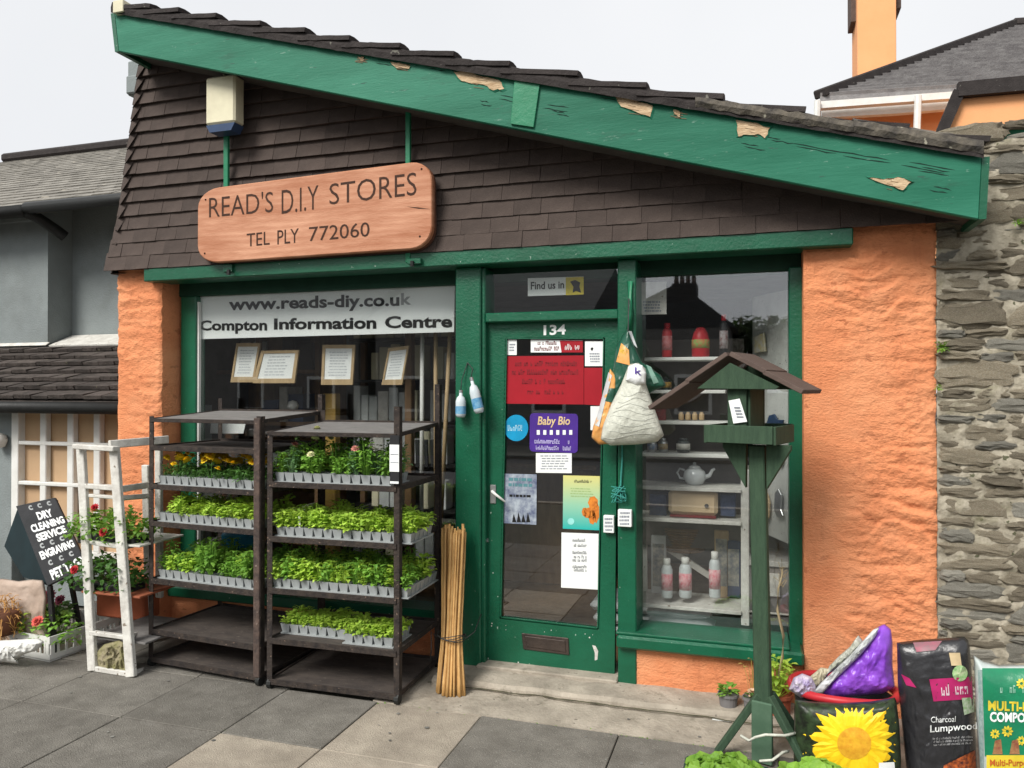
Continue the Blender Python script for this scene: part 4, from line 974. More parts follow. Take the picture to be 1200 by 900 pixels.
bp = root('brown_post', 'brown wooden upright between the grey boxed goods in the left window', 'post', W(480, 500, .6)); bp.location.z = .05
MB().box((W(474, 500, .6).x, .6, .05), (W(482, 500, .6).x, .66, 2.2), .004).build('post', WOODB, bp)
bp = root('ochre_post', 'ochre yellow wooden post under the middle picture frame', 'post', W(384, 470, .6)); bp.location.z = .05
MB().box((W(378, 470, .6).x, .6, .05), (W(393, 470, .6).x, .67, 1.62), .004).build('post', OCHRE, bp)
bd = root('interior_bookcase', 'dark brown bookcase at the left inside the left window with pale goods', 'bookcase', W(270, 500, .9)); bd.location.z = .05
x0, x1 = W(236, 450, .9).x, W(372, 450, .9).x
MB().box((x0, 1.3, .05), (x1, 1.33, 2.35)).build('back_panel', WOODB, bd)
for z in (.5, .95, 1.4, 1.8, 2.15): MB().box((x0, .9, z - .03), (x1, 1.3, z)).build('shelf', WOODB, bd)
for x in (x0, (x0 + x1) / 2, x1): MB().box((x - .02, 0.895, .05), (x + .02, 1.3, 2.35)).build('upright', WOODB, bd)
for z in (.5, .95, 1.4, 1.8):
    x = x0 + .05
    while x < x1 - .1:
        wd = r_.uniform(.06, .16)
        if r_.random() < .6: MB().box((x, .93, z), (x + wd - .01, 1.15, z + r_.uniform(.1, .28)), .004).build('boxed_goods', r_.choice([OBJW, WHITEW, BLACKP, WOODB, NAVY]), bd)
        x += wd
lp_ = root('white_ornament', 'small white lamp shaped ornament inside the left window', 'ornament', W(343, 475, .7)); p = W(343, 485, .7)
MB().lathe([(.03, -.03), (.008, -.02), (.008, .03), (.035, .035), (.045, .06), (.03, .09), (0, .1)], p, 12).build('body', WHITEP, lp_, smooth=True)

# hanging tools on the pegboard between the racks and the door
ht = root('hanging_tools', 'row of black handled tools hanging in the left window near the white pole', 'tools', W(495, 540, .62))
for u in (489, 499, 507): MB().bar(W(u, 515, .6), W(u + 1, 548, .6), .03, .02, up=(0, 1, 0), bev=.004).build('tool', BLACKP, ht)

# ================================================================ BOTTLES, LITTLE BOXES AND STRING ON THE POSTS
def hbottle(lab, ut, vt, ub, vb, w, y):
    o = root('hanging_bottle', lab, 'bottle', W(ut, vt, y)); a, b = W(ut, vt, y), W(ub, vb, y); d = b - a
    P = [a + d * t for t in (0, .12, .2, .35, .9, 1)]
    MB().tube(P, [w * .3, w * .34, w * .75, w, w, w * .75], 14).build('body', mat('clear white bottle', (.6, .66, .68), (.45, .52, .55), rough=.25), o, smooth=True)
    MB().tube([a + d * .55, a + d * .86], w * 1.03, 14, False).build('label', mat('blue bottle label', (.05, .22, .42), (.2, .4, .55), sc=30, rough=.4), o, smooth=True)
    MB().tube([a, a - d * .1], w * .36, 8).build('cap', METAL, o)
    MB().tube([a - d * .1, W(ut + 1, vt - 14, y + .02), W(548, 425, -.004)], .003, 4).build('hook', DARKG, o)
hbottle('clear bottle with blue label hanging lower left on the wide green door post', 540, 460, 540, 489, .03, -.045)
hbottle('white and blue bottle hanging tilted and higher on the green door post', 553, 446, 562, 484, .03, -.055)
def mini(lab, u0, v0, u1, v1, y, m):
    o = root('small_notice_box', lab, 'box', W((u0 + u1) / 2, (v0 + v1) / 2, y))
    pbox('case', m, o, u0, v0, u1, v1, y, .03); lines('print', rect(u0 + 1, v0 + 2, u1 - 1, v1 - 2), 4, y - .001, mat('grey print', (.3, .32, .36)), o, int(u0)); return o
o = mini('small white box with red print hanging on the door edge, left of its neighbour', 707, 604, 719.5, 625, .035, WHITE)
mini('small white box at the right post by the door, with pinkish bottom', 724, 597, 740, 618, -.035, WHITE)
st = root('green_twine_bundle', 'blue green string with a tangle hanging on the post right of the door', 'string', W(727, 560, -.03)); b_ = MB()
b_.tube([W(729, 520, -.012), W(729, 540, -.014), W(727, 572, -.014)], .005, 6); r_ = random.Random(5)
for i in range(9):
    p = [W(725 + r_.uniform(-9, 9), 580 + r_.uniform(-11, 9), -.02 - .02 * r_.random()) for _ in range(4)]; b_.tube([W(727, 572, -.014)] + p, .003, 4)
b_.build('twine', mat('green twine', (.05, .3, .25), rough=.7), st)

# ================================================================ NOTICES ON THE DOOR GLASS
ny = DY + .014
def notice(name, lab, q, m, y=ny, cat='notice'):
    o = root(name, lab, cat, W(*bil(q, .5, .5), y)); plane_quad('sheet', m, o, q, y, .001); return o
GREYP = mat('grey print', (.3, .32, .36))
o = notice('red_poster', 'large red notice with dark faded lettering filling the top of the door glass', gq(593, 417.5, 684, 416.5, 684, 474, 593, 473), RED)
b_ = patch('fold_panel', gq(684.5, 431, 707.5, 431, 707, 475.5, 684.5, 474), lambda u, v: W(u, v, ny), RED, o, 2, 2)
for k, (s, v, a0, a1) in enumerate((('', 423, 604, 676), ('', 433, 600, 680), ('', 444, 612, 668), ('', 456, 618, 662))): scrawl('print', gq(a0, v, a1, v, a1, v + 6, a0, v + 6), ny - .0012, DKRED, o, k)
o = notice('white_sticker', 'tiny upright white sticker at the top left corner of the door glass', gq(594, 398, 605.5, 398, 605.5, 416, 594, 416), WHITE); lines('print', rect(596, 402, 604, 412), 3, ny - .0012, GREYP, o, 2)
o = notice('thank_you_sticker', 'white and red strip sticker at the top of the door glass above the red notice', gq(622, 398, 683, 399, 683, 413, 622, 413), WHITE)
plane_quad('red_half', RED, o, gq(656, 399, 683, 399.3, 683, 413, 658, 413), ny - .0012, .001)
scrawl('print', gq(630, 399.5, 652, 399.5, 652, 404, 630, 404), ny - .0014, DKRED, o); scrawl('print', gq(624, 406, 655, 406, 655, 411, 624, 411), ny - .0014, DKRED, o)
scrawl('print', gq(662, 403, 680, 403, 680, 410, 662, 410), ny - .0018, WHITE, o)
o = notice('white_card', 'square white card with a small drawing overlapping the right end of the red notice', gq(685.5, 400, 707.5, 400, 707.5, 429, 685.5, 429), WHITE, ny - .002); lines('print', rect(690, 413, 704, 425), 4, ny - .003, GREYP, o, 4)
MB().tube([W(694, 409, ny - .003), W(694, 409, ny - .002)], .009, 10).build('dot', BLACK, o)
o = root('blue_round_sticker', 'round bright blue sticker on the door glass', 'sticker', W(605, 501, ny))
MB().prism([W(605 + 14 * math.cos(k / 24 * 6.283), 501.5 + 15.5 * math.sin(k / 24 * 6.283), ny) for k in range(24)], (0, .001, 0)).build('disc', CYAN, o)
scrawl('print', gq(595, 498, 616, 498, 616, 505, 595, 505), ny - .001, mat('pale blue print', (.4, .7, .85)), o)
o = root('purple_sign', 'purple plant food sign with row of small white bottles on the door glass', 'sign', W(649, 507, ny))
MB().prism([W(u, v, ny - .003) for u, v in rrect(gq(621, 484, 677.5, 485, 677, 531, 620.5, 529), .08, .1)], (0, .003, 0)).build('sheet', PURP, o)
MB().prism([W(u, v, ny - .0035) for u, v in rrect(gq(620, 483, 678.5, 484, 678, 532, 619.5, 530), .08, .1)], (0, .001, 0)).build('edge', mat('pale violet edge', (.25, .2, .45)), o) if 0 else None
text('lettering', 'Baby Bio', gq(630, 488, 668, 488, 668, 501, 630, 501), ny - .0045, mat('gold print', (.75, .55, .3)), o, bold=.02, ital=.15)
for k in range(6): MB().prism([W(u, v, ny - .0045) for u, v in ((629 + k * 7.6, 504), (632.6 + k * 7.6, 504), (632.6 + k * 7.6, 509.5), (629 + k * 7.6, 509.5))], (0, .001, 0)).build('printed_bottle', WHITE, o)
scrawl('print', gq(624, 514, 673, 515, 673, 520.5, 624, 519.5), ny - .0045, mat('pale violet print', (.6, .55, .85)), o); scrawl('print', gq(628, 522, 669, 523, 669, 528, 628, 527), ny - .0045, mat('pale violet print', (.6, .55, .85)), o)
o = notice('white_slip', 'plain white slip of fine print directly under the purple sign', gq(628, 531, 670, 531, 670, 554.5, 628, 554), WHITE); lines('print', gq(631, 533, 667, 533, 667, 551, 631, 551), 6, ny - .001, GREYP, o, 3, .35)
o = notice('grey_poster', 'grey and violet event poster on the door glass beside the handle', gq(590, 555, 629, 556, 628.5, 615, 589, 613), mat('grey violet poster', (.4, .45, .5), (.1, .12, .2), sc=16, rough=.4))
lines('print', gq(593, 558, 626, 559, 626, 572, 593, 571), 2, ny - .001, mat('teal print', (.1, .25, .28)), o, 5); lines('print', gq(593, 578, 626, 579, 626, 584, 593, 583), 1, ny - .001, BLACK, o, 6)
for k in range(4): MB().prism([W(u, v, ny - .001) for u, v in ((600 + k * 5.5, 612), (602 + k * 5.5, 602 - k % 2 * 2), (605 + k * 5.5, 612))], (0, .0005, 0)).build('printed_figure', BLACK, o)
LION = mat('yellow to teal poster', (.55, .6, .22), (.5, .57, .2), rough=.4)
nt_ = LION.node_tree; t_ = N(nt_, 'ShaderNodeTexCoord'); sx_ = N(nt_, 'ShaderNodeSeparateXYZ'); r_x = N(nt_, 'ShaderNodeValToRGB')
nt_.links.new(t_.outputs['Generated'], sx_.inputs[0]); nt_.links.new(sx_.outputs[2], r_x.inputs[0])
r_x.color_ramp.elements[0].color = (.02, .42, .38, 1); r_x.color_ramp.elements[1].color = (.66, .62, .22, 1); e_ = r_x.color_ramp.elements.new(.45); e_.color = (.28, .55, .38, 1)
nt_.links.new(r_x.outputs[0], nt_.nodes['Principled BSDF'].inputs['Base Color'])
o = notice('lion_poster', 'yellow to teal poster with an orange lion on the right of the door glass', gq(660, 557, 703, 558, 703, 621.5, 659.5, 619.5), LION)
scrawl('print', gq(673, 562, 694, 562.5, 694, 566, 673, 565.5), ny - .001, BLACKP, o); lines('print', gq(666, 571, 696, 572, 696, 584, 666, 583), 4, ny - .001, mat('faint olive print', (.35, .5, .2)), o, 9, .3)
OR2 = mat('orange lion print', (.75, .25, .03), (.5, .14, .02), sc=30)
for cx, cy, rx, ry in ((695, 589, 5.5, 7), (690, 601, 6.5, 6), (694, 606, 4, 8), (698, 600, 4, 12), (685, 600, 3, 5)): MB().prism([W(cx + rx * math.cos(k / 14 * 6.283) * (1 + .12 * (k % 2)), cy + ry * math.sin(k / 14 * 6.283) * (1 + .12 * (k % 2)), ny - .0012) for k in range(14)], (0, .0004, 0)).build('printed_animal', OR2, o)
MB().prism([W(669 + 4 * math.cos(k), 611 + 4 * math.sin(k), ny - .001) for k in [i * .5236 for i in range(12)]], (0, .0004, 0)).build('emblem', mat('pale teal print', (.3, .7, .65)), o)
o = notice('white_price_list', 'tall white sheet with three short black blocks of print low on the door glass', gq(658, 624, 701.5, 625.5, 700.5, 691, 657.5, 688.5), WHITE)
for k, v in enumerate((631, 637, 645.5, 650.5, 654.5, 662, 666)): scrawl('print', gq(671, v, 688, v + .5, 688, v + 4, 671, v + 3.6), ny - .001, mat('dark grey print', (.08, .09, .1)), o, k)
# fanlight card, window poster
o = notice('find_us_card', 'white and yellow card in the glass above the door', gq(618.5, 326, 684, 324, 684, 345, 618.5, 347), WHITE, .12)
plane_quad('yellow_panel', YEL, o, gq(663, 325, 684, 324.4, 684, 345, 663, 346), .1185, .001); text('lettering', 'Find us in', gq(622, 330.5, 661, 329, 661, 338, 622, 339.5), .1175, BLACK, o, bold=.02)
MB().prism([W(u, v, .117) for u, v in ((668, 330), (674, 328), (680, 331), (679, 336), (681, 343), (675, 341), (671, 343), (672, 336))], (0, .0005, 0)).build('emblem', BLACK, o)
o = notice('faded_poster', 'faded grey white poster in the top left corner of the right window', gq(749, 331, 781, 330, 781, 368, 749, 369), WHITEW, .22); lines('print', gq(752, 352, 778, 352, 778, 366, 752, 366), 4, .2185, GREYP, o, 8)
# door interior: dark counter and pale goods on the floor
ct = root('shop_counter', 'dark counter and shelving seen through the door glass', 'counter', (-1.2, 2.0, .05))
MB().box((-2.2, 1.9, .05), (-1.25, 2.4, 1.0), .01).build('base', WOODB, ct); MB().box((-2.25, 1.85, 1.0), (-1.2, 2.45, 1.04), .01).build('top', WOODB, ct)
for z in (.5, .9, 1.3, 1.7): MB().box((-1.1, 2.6, z), (.2, 2.9, z + .03)).build('shelf', WOODB, ct)
for i in range(24): x = r_.uniform(-1.05, .1); z = r_.choice((.53, .93, 1.33, 1.73)); MB().box((x, 2.62, z), (x + .09, 2.75, z + r_.uniform(.1, .25)), .005).build('boxed_goods', r_.choice([OBJW, NAVY, BLACKP, WOODB]), ct)
fs_ = root('pale_floor_sacks', 'pale sacks stacked on the shop floor low behind the door glass', 'sacks', (-.95, .8, .05))
for k, z in enumerate((.06, .14, .22)): MB().box((-.98 - .02 * k, .7, z), (-.6, 1.1, z + .06), .025).build('sack', CLEARW, fs_)

# ================================================================ RIGHT WINDOW DISPLAY
ws = root('window_shelves', 'four thin white shelves one above another at the top of the right window', 'shelves', W(800, 430, .4))
for (u0, u1, v) in ((755, 868, 419), (745, 850, 457), (755, 868, 493), (750, 872, 530.5)):
    a = W(u0, v, .3); b = W(u1, v, .3); MB().box((a.x, .3, a.z - .02), (b.x, .52, a.z), .003).build('shelf', WHITEP, ws)
MB().box((W(744, 450, .5).x, .53, .7), (W(872, 450, .5).x, .55, 1.95)).build('back_panel', DARKW, ws)
un = root('display_shelving_unit', 'free standing scuffed white shelving unit behind the right window', 'shelving unit', (W(808, 700, .45).x, .45, .33))
ux0, ux1 = W(747, 600, .3).x, W(873, 600, .3).x
for x, zt_u in ((ux0, 1.32), (ux1, 1.2)):
    for y in (.29, .56): MB().box((x - .022, y, .33), (x + .022, y + .03, zt_u), .003).build('upright', WHITEW, un)
for v, m in ((569, WHITEW), (606, WHITEW), (707, WHITEW)):
    a = W(760, v, .28); MB().box((ux0 - .01, .27, a.z - .022), (ux1 - .02, .6, a.z), .003).build('shelf', WHITEW, un)
MB().bar((ux0 + .02, .585, 1.24), (ux1, .585, .93), .035, .02, up=(0, 1, 0)).build('cross_brace', WHITEW, un); MB().bar((ux0 + .02, .585, .75), (ux1, .585, .4), .035, .02, up=(0, 1, 0)).build('cross_brace', WHITEW, un)
MB().bar((ux0, .57, 1.22), (ux0 + .2, .57, 1.42), .03, .02, up=(0, 1, 0)).build('strut', WHITEW, un)
MB().bar((ux0 + .16, .57, 1.45), (ux1 + .02, .57, 1.1), .03, .02, up=(0, 1, 0)).build('strut', WHITEW, un)
def zs_(v, y): return W(780, v, y).z
def can(name, lab, cat, u0, u1, vt, vb, y, m, cap=None, label=None, sh=.0):
    o = root(name, lab, cat, W((u0 + u1) / 2, vb, y)); a = W(u0, vb, y); b = W(u1, vt, y); r = (b.x - a.x) / 2; h = b.z - a.z; c = Vector(((a.x + b.x) / 2, y + r, a.z))
    MB().lathe([(r * .9, 0), (r, .008), (r, h * (.72 - sh)), (r * .8, h * (.8 - sh)), (r * .55, h * .84)], c, 18).build('body', m, o, smooth=True)
    MB().lathe([(r * .6, h * .8), (r * .62, h * .99), (r * .5, h)], c, 14).build('cap', cap or m, o, smooth=True)
    if label: MB().lathe([(r * 1.02, h * .2), (r * 1.02, h * .62)], c, 18).build('label', label, o, smooth=True)
    return o
can('red_spray_can', 'slim red can standing leftmost on the top white window shelf', 'can', 775, 787, 378, 418.5, .32, REDP, REDP, mat('pink label', (.6, .3, .3), (.5, .1, .1), sc=40))
o = root('red_jar', 'broad red jar with green label on the top window shelf', 'jar', W(821, 418, .32)); c = W(821, 418.5, .36)
MB().lathe([(.044, 0), (.05, .01), (.05, .1), (.04, .14), (.022, .17), (.0, .172)], c, 18).build('body', REDP, o, smooth=True); MB().lathe([(.051, .05), (.051, .1)], c, 18).build('label', mat('green and red label', (.2, .45, .12), (.6, .15, .08), sc=45), o, smooth=True)
can('dark_torch', 'dark slim torch with a red head on the top window shelf', 'torch', 843, 853, 368, 418.5, .32, BLACKP, REDP, mat('pale label', (.5, .5, .5), (.2, .1, .1), sc=40), sh=-.05)
for i, u in enumerate((798, 806, 814, 822)):
    o = can('wooden_peg', ('leftmost', 'second from left', 'third from left', 'rightmost')[i] + ' of four beige wooden pegs on the third window shelf', 'peg', u - 3.2, u + 3.2, 483, 492.5, .33, WOODL, WOODL, sh=0); o['group'] = 'wooden pegs on the third window shelf'
for (nm, lab, u0, u1, vt, vb, m, lm) in (
    ('paint_tin', 'small grey tin at the left of the fourth window shelf', 758, 769, 515, 530, METAL, mat('tin label blue', (.08, .2, .4), (.5, .5, .5), sc=40)),
    ('paint_tin', 'small brown tin beside the grey one on the fourth window shelf', 771, 782, 514, 530, METAL, mat('tin label brown', (.35, .2, .08), (.5, .45, .3), sc=40)),
    ('glass_jar', 'squat dark jar in the middle of the fourth window shelf', 792, 808, 514, 530, mat('dark jar', (.06, .07, .07), rough=.2), WHITEW),
    ('varnish_tin', 'low dark tin on the second window shelf beneath the red can', 772, 786, 442, 457, BLACKP, mat('tin label ochre', (.5, .35, .1), (.2, .1, .04), sc=40)),
    ('varnish_tin', 'low green tin on the second window shelf beneath the red jar', 812, 826, 441, 457, BAGG, mat('tin label cream', (.55, .52, .4), (.1, .3, .15), sc=40))):
    can(nm, lab, 'tin', u0, u1, vt, vb, .34, m, None, lm)
for u, lab in ((757, 'dark red packet leaning at the left of the third window shelf'), (773, 'second dark red packet beside the first on the third window shelf')):
    o = root('red_packet', lab, 'packet', W(u, 490, .4)); a, b = W(u - 7, 493, .4), W(u + 7, 470, .4); MB().box((a.x, .4, a.z), (b.x, .44, b.z), .004).build('packet', mat('dark red packet', (.3, .03, .04), (.12, .03, .04), sc=30), o)
for i, (u, vt, lab, m_) in enumerate(((772, 628, 'pale boxed kettle pack at the left of the deep shelf gap', OBJW), (846, 622, 'tan carton at the right of the deep shelf gap behind the bottles', WOODL), (860, 634, 'small dark carton at the right end of the deep shelf gap', NAVY))):
    o = root('goods_carton', lab, 'carton', W(u, 660, .56)); a, b = W(u - 9, 700, .52), W(u + 8, vt, .52); MB().box((a.x, .52, a.z), (b.x, .57, b.z), .006).build('carton', m_, o); MB().box((a.x + .01, .517, a.z + .07), (b.x - .01, .52, b.z - .05)).build('printed_panel', mat('carton print', (.4, .38, .3), (.1, .12, .15), sc=22), o)
o = root('teapot', 'white china teapot on the shelf in the right window', 'teapot', W(814, 565, .36)); c = W(814, 568.5, .4)
MB().lathe([(.03, 0), (.05, .012), (.066, .045), (.06, .08), (.035, .1)], c, 22).build('body', mat('white china', (.62, .65, .66), rough=.15, spec=.6), o, smooth=True)
MB().lathe([(.037, .1), (.03, .112), (.008, .12), (.011, .13), (0, .135)], c, 16).build('lid', mat('white china', (.62, .65, .66)), o, smooth=True)
MB().tube([c + Vector(p) for p in ((.05, 0, .045), (.085, 0, .06), (.1, 0, .09), (.115, 0, .1))], [.016, .012, .009, .007], 8).build('spout', mat('white china', (.6, .6, .6)), o, smooth=True)
MB().tube([c + Vector(p) for p in ((-.055, 0, .085), (-.085, 0, .095), (-.1, 0, .07), (-.085, 0, .04), (-.058, 0, .035))], .007, 8).build('handle', mat('white china', (.6, .6, .6)), o, smooth=True)
o = root('cream_radio_box', 'cream rounded toaster box below the teapot', 'box', W(812, 603, .34)); a, b = W(783, 605, .31), W(841, 576, .31)
MB().box((a.x, .31, a.z + .012), (b.x, .45, b.z), .02).build('body', mat('peach cream box', (.6, .45, .28), (.5, .38, .24), rough=.5), o); MB().box((a.x + .01, .305, a.z), (b.x - .01, .455, a.z + .012)).build('red_base', DKRED, o); MB().tube([W(828, 593, .308), W(828, 593, .3)], .012, 12).build('knob', BLACKP, o)
for u, lab, w_ in ((771, 'dark blue box left of the cream toaster box', 10), (853, 'dark blue carton right of the cream toaster box', 9)):
    o = root('dark_carton', lab, 'box', W(u, 604, .36)); a, b = W(u - w_, 605, .36), W(u + w_, 580, .36); MB().box((a.x, .36, a.z), (b.x, .5, b.z), .005).build('carton', mat('navy carton', (.02, .04, .09), (.05, .07, .14), sc=30), o)
o = root('wicker_basket', 'dark wicker basket at the back of the middle shelf gap in the right window', 'basket', W(800, 660, .62)); c = Vector((W(800, 660, .62).x, .66, .66))
b_ = MB()
for k in range(9): b_.lathe([(.13 + k * .004, k * .017), (.136 + k * .004, k * .017 + .008), (.13 + k * .004, k * .017 + .015)], c, 20)
b_.build('weave', WOODB, o); MB().tube([c + Vector((.15 * math.cos(t), 0, .15 + .12 * math.sin(t))) for t in [i * math.pi / 8 for i in range(9)]], .008, 6).build('handle', WOODL, o)
for i, (u0, u1, vt, lab) in enumerate(((774.5, 787.5, 656, 'white and red spray bottle, left one of three on the lower shelf'), (795, 810, 655, 'white and red bottle with shoulder, middle one of three on the lower shelf'), (830.5, 844, 648, 'white and red bottle standing apart at the right of the lower shelf'))):
    can('spray_bottle', lab, 'bottle', u0, u1, vt, 701, .3 + .02 * i, mat('white bottle plastic', (.6, .64, .64), rough=.35), WHITEP, mat('red bottle label', (.5, .08, .12), (.65, .45, .45), sc=28, rough=.4))['group'] = 'spray bottles on the lower shelf'
for i, (v, u1) in enumerate(((749, 838), (735, 837), (720, 832))):
    o = root('folded_grey_bag', ('bottom', 'middle', 'topmost')[i] + ' folded grey plastic bag stacked under the lower shelf', 'bag', W(795, v, .36), group='folded grey bags under the shelf'); a, b = W(757, v + 6, .34), W(u1, v - 6, .34)
    bm_ = MB(); n1 = 16; vs = []
    for s in (-1, 1):
        for j in range(5):
            for k in range(n1 + 1):
                x = a.x + (b.x - a.x) * k / n1; e = math.sin(math.pi * min(1, max(0, k / n1))) ** .35 * math.sin(math.pi * (j + .0) / 4) ** .5 if j in (1, 2, 3) else 0
                vs.append((x, .33 + .055 * j, (a.z + b.z) / 2 + s * (b.z - a.z) / 2 * (e) + .004 * noise.noise(Vector((x * 20, j, v)))))
    n = n1 + 1
    for h in (0, 1): bm_.add([], []); bm_.f += [tuple(h * 5 * n + q for q in (j * n + k, j * n + k + 1, (j + 1) * n + k + 1, (j + 1) * n + k)) for j in range(4) for k in range(n1)]
    bm_.v = [Vector(p) for p in vs]; bm_.m = [0] * len(bm_.f); bm_.build('film', CLEARW, o, smooth=True)
pg = root('pegboard', 'pale pegboard panel with hanging items at the right side of the right window', 'pegboard', W(900, 500, .6))
px0, px1 = W(884, 500, .55).x, W(926, 500, .24).x
pegm = mat('pale pegboard', (.5, .51, .48), (.38, .38, .36), sc=5, rough=.7, fleck=(.12, .12, .12), fsc=70, famt=.1)
A_, B_ = Vector((W(882, 500, .62).x, .62, 0)), Vector((W(925, 500, .28).x, .28, 0))
MB().prism([A_ + Vector((0, 0, .82)), B_ + Vector((0, 0, .8)), B_ + Vector((0, 0, 2.2)), A_ + Vector((0, 0, 2.2))], (.02, .02, 0)).build('panel', pegm, pg)
def on_peg(u, v, off=.012):
    d = ray(u, v); n_ = Vector((-(B_.y - A_.y), B_.x - A_.x, 0)).normalized(); n_ = n_ if n_.y < 0 else -n_
    t = (A_ - EYE).dot(n_) / d.dot(n_); return EYE + d * t + n_ * off
for (nm, lab, pts, m) in (('blue_toy', 'small blue gadget hanging on the pegboard above the bird table platform', [(894, 497), (902, 496), (905, 487), (911, 485), (915, 492), (922, 492), (920, 501), (908, 502), (896, 503)], NAVY),
                          ('wooden_brush', 'oval beige wooden brush hanging on the pegboard', [(893, 583), (897, 577), (903, 578), (906, 590), (905, 606), (900, 612), (895, 610), (893, 600)], WOODL),
                          ('metal_hook_set', 'metal hook set hanging on the pegboard beside the brush', [(912, 578), (916, 572), (920, 580), (919, 596), (922, 604), (915, 606), (911, 598)], METAL),
                          ('metal_clip', 'small metal clip hanging high on the pegboard by the green post', [(914, 535), (919, 524), (921, 538), (919, 545), (914, 543)], METAL),
                          ('yellow_packet', 'yellow and white packet hanging at the top of the pegboard', [(887, 395), (899, 390), (901, 412), (888, 414)], mat('yellow packet', (.5, .42, .2), (.5, .5, .48), sc=30))):
    o = root(nm, lab, 'tool' if 'b' in nm else 'packet', on_peg(*pts[0])); P = [on_peg(u, v) for u, v in pts]
    MB().prism(P, (-.01, -.015, 0)).build('body', m, o, bevel=.003)
sc_ = root('side_cabinet', 'grey low cabinet with a socket box below the pegboard', 'cabinet', W(905, 700, .5)); sc_.location.z = .3
a, b = W(872, 656, .42), W(926, 663, .42)
MB().box((a.x, .42, a.z - .03), (b.x, .8, a.z), .003).build('top', WHITEW, sc_); MB().box((a.x + .02, .45, .3), (b.x, .8, a.z - .032), .003).build('front', mat('grey cabinet', (.2, .19, .18)), sc_)
pbox('socket', WHITEW, sc_, 900, 672, 914, 700, .43, .02); pbox('shelf_edge', WHITEW, sc_, 877, 716, 925, 722, .43, .02)

# ================================================================ RACKS WITH SEEDLINGS
def pot_mesh():
    b = MB(); a, c = .02, .0285; h = .048; t = .002
    for (p, q, z0, z1) in ((a, c, 0, h),):
        b.add([(-p, -p, z0), (p, -p, z0), (p, p, z0), (-p, p, z0), (-q, -q, z1), (q, -q, z1), (q, q, z1), (-q, q, z1), (-q + t, -q + t, z1), (q - t, -q + t, z1), (q - t, q - t, z1), (-q + t, q - t, z1),
               (-q + t, -q + t, z1 - .008), (q - t, -q + t, z1 - .008), (q - t, q - t, z1 - .008), (-q + t, q - t, z1 - .008)],
              [(0, 1, 5, 4), (1, 2, 6, 5), (2, 3, 7, 6), (3, 0, 4, 7), (4, 5, 9, 8), (5, 6, 10, 9), (6, 7, 11, 10), (7, 4, 8, 11), (0, 1, 2, 3), (8, 9, 13, 12), (9, 10, 14, 13), (10, 11, 15, 14), (11, 8, 12, 15), (12, 13, 14, 15)])
    return b.mesh('pot', POTG)
POT = pot_mesh()
def variants(fn, k, m): return [fn(i).mesh('seedling', m) for i in range(k)]
SEED = {
 'lettuce': variants(lambda i: clump(64, .034, .1, .03, 100 + i, wd=.7), 5, LEAFB),
 'mid': variants(lambda i: clump(64, .034, .115, .03, 200 + i, wd=.6), 5, LEAFM),
 'tall': variants(lambda i: clump(95, .036, .165, .033, 300 + i, wd=.5), 5, LEAFM),
 'tallg': variants(lambda i: clump(95, .036, .17, .03, 330 + i, wd=.55), 4, LEAFG),
 'low': variants(lambda i: clump(46, .033, .06, .026, 400 + i, wd=.75), 5, LEAFB),
 'mari': variants(lambda i: clump(30, .032, .075, .034, 500 + i, wd=.35), 4, LEAFD)}
def bloom_mesh(m, r, k=9, rings=3, seed=0):
    b = MB(); bloom(b, (0, 0, 0), r, k, rings, seed); return b.mesh('bloom', m)
BL = {'y': bloom_mesh(YELF, .03, 11, 4), 'p': bloom_mesh(PINKF, .028), 'c': bloom_mesh(CREAMF, .022), 'r': bloom_mesh(REDF, .03, 10, 4), 'o': bloom_mesh(CORAL, .035, 10, 4), 'pl': bloom_mesh(PLUM, .05, 10, 4)}
TAG = MB().box((-.006, -.001, 0), (.006, .001, .075)).mesh('plant_label', WHITEP)
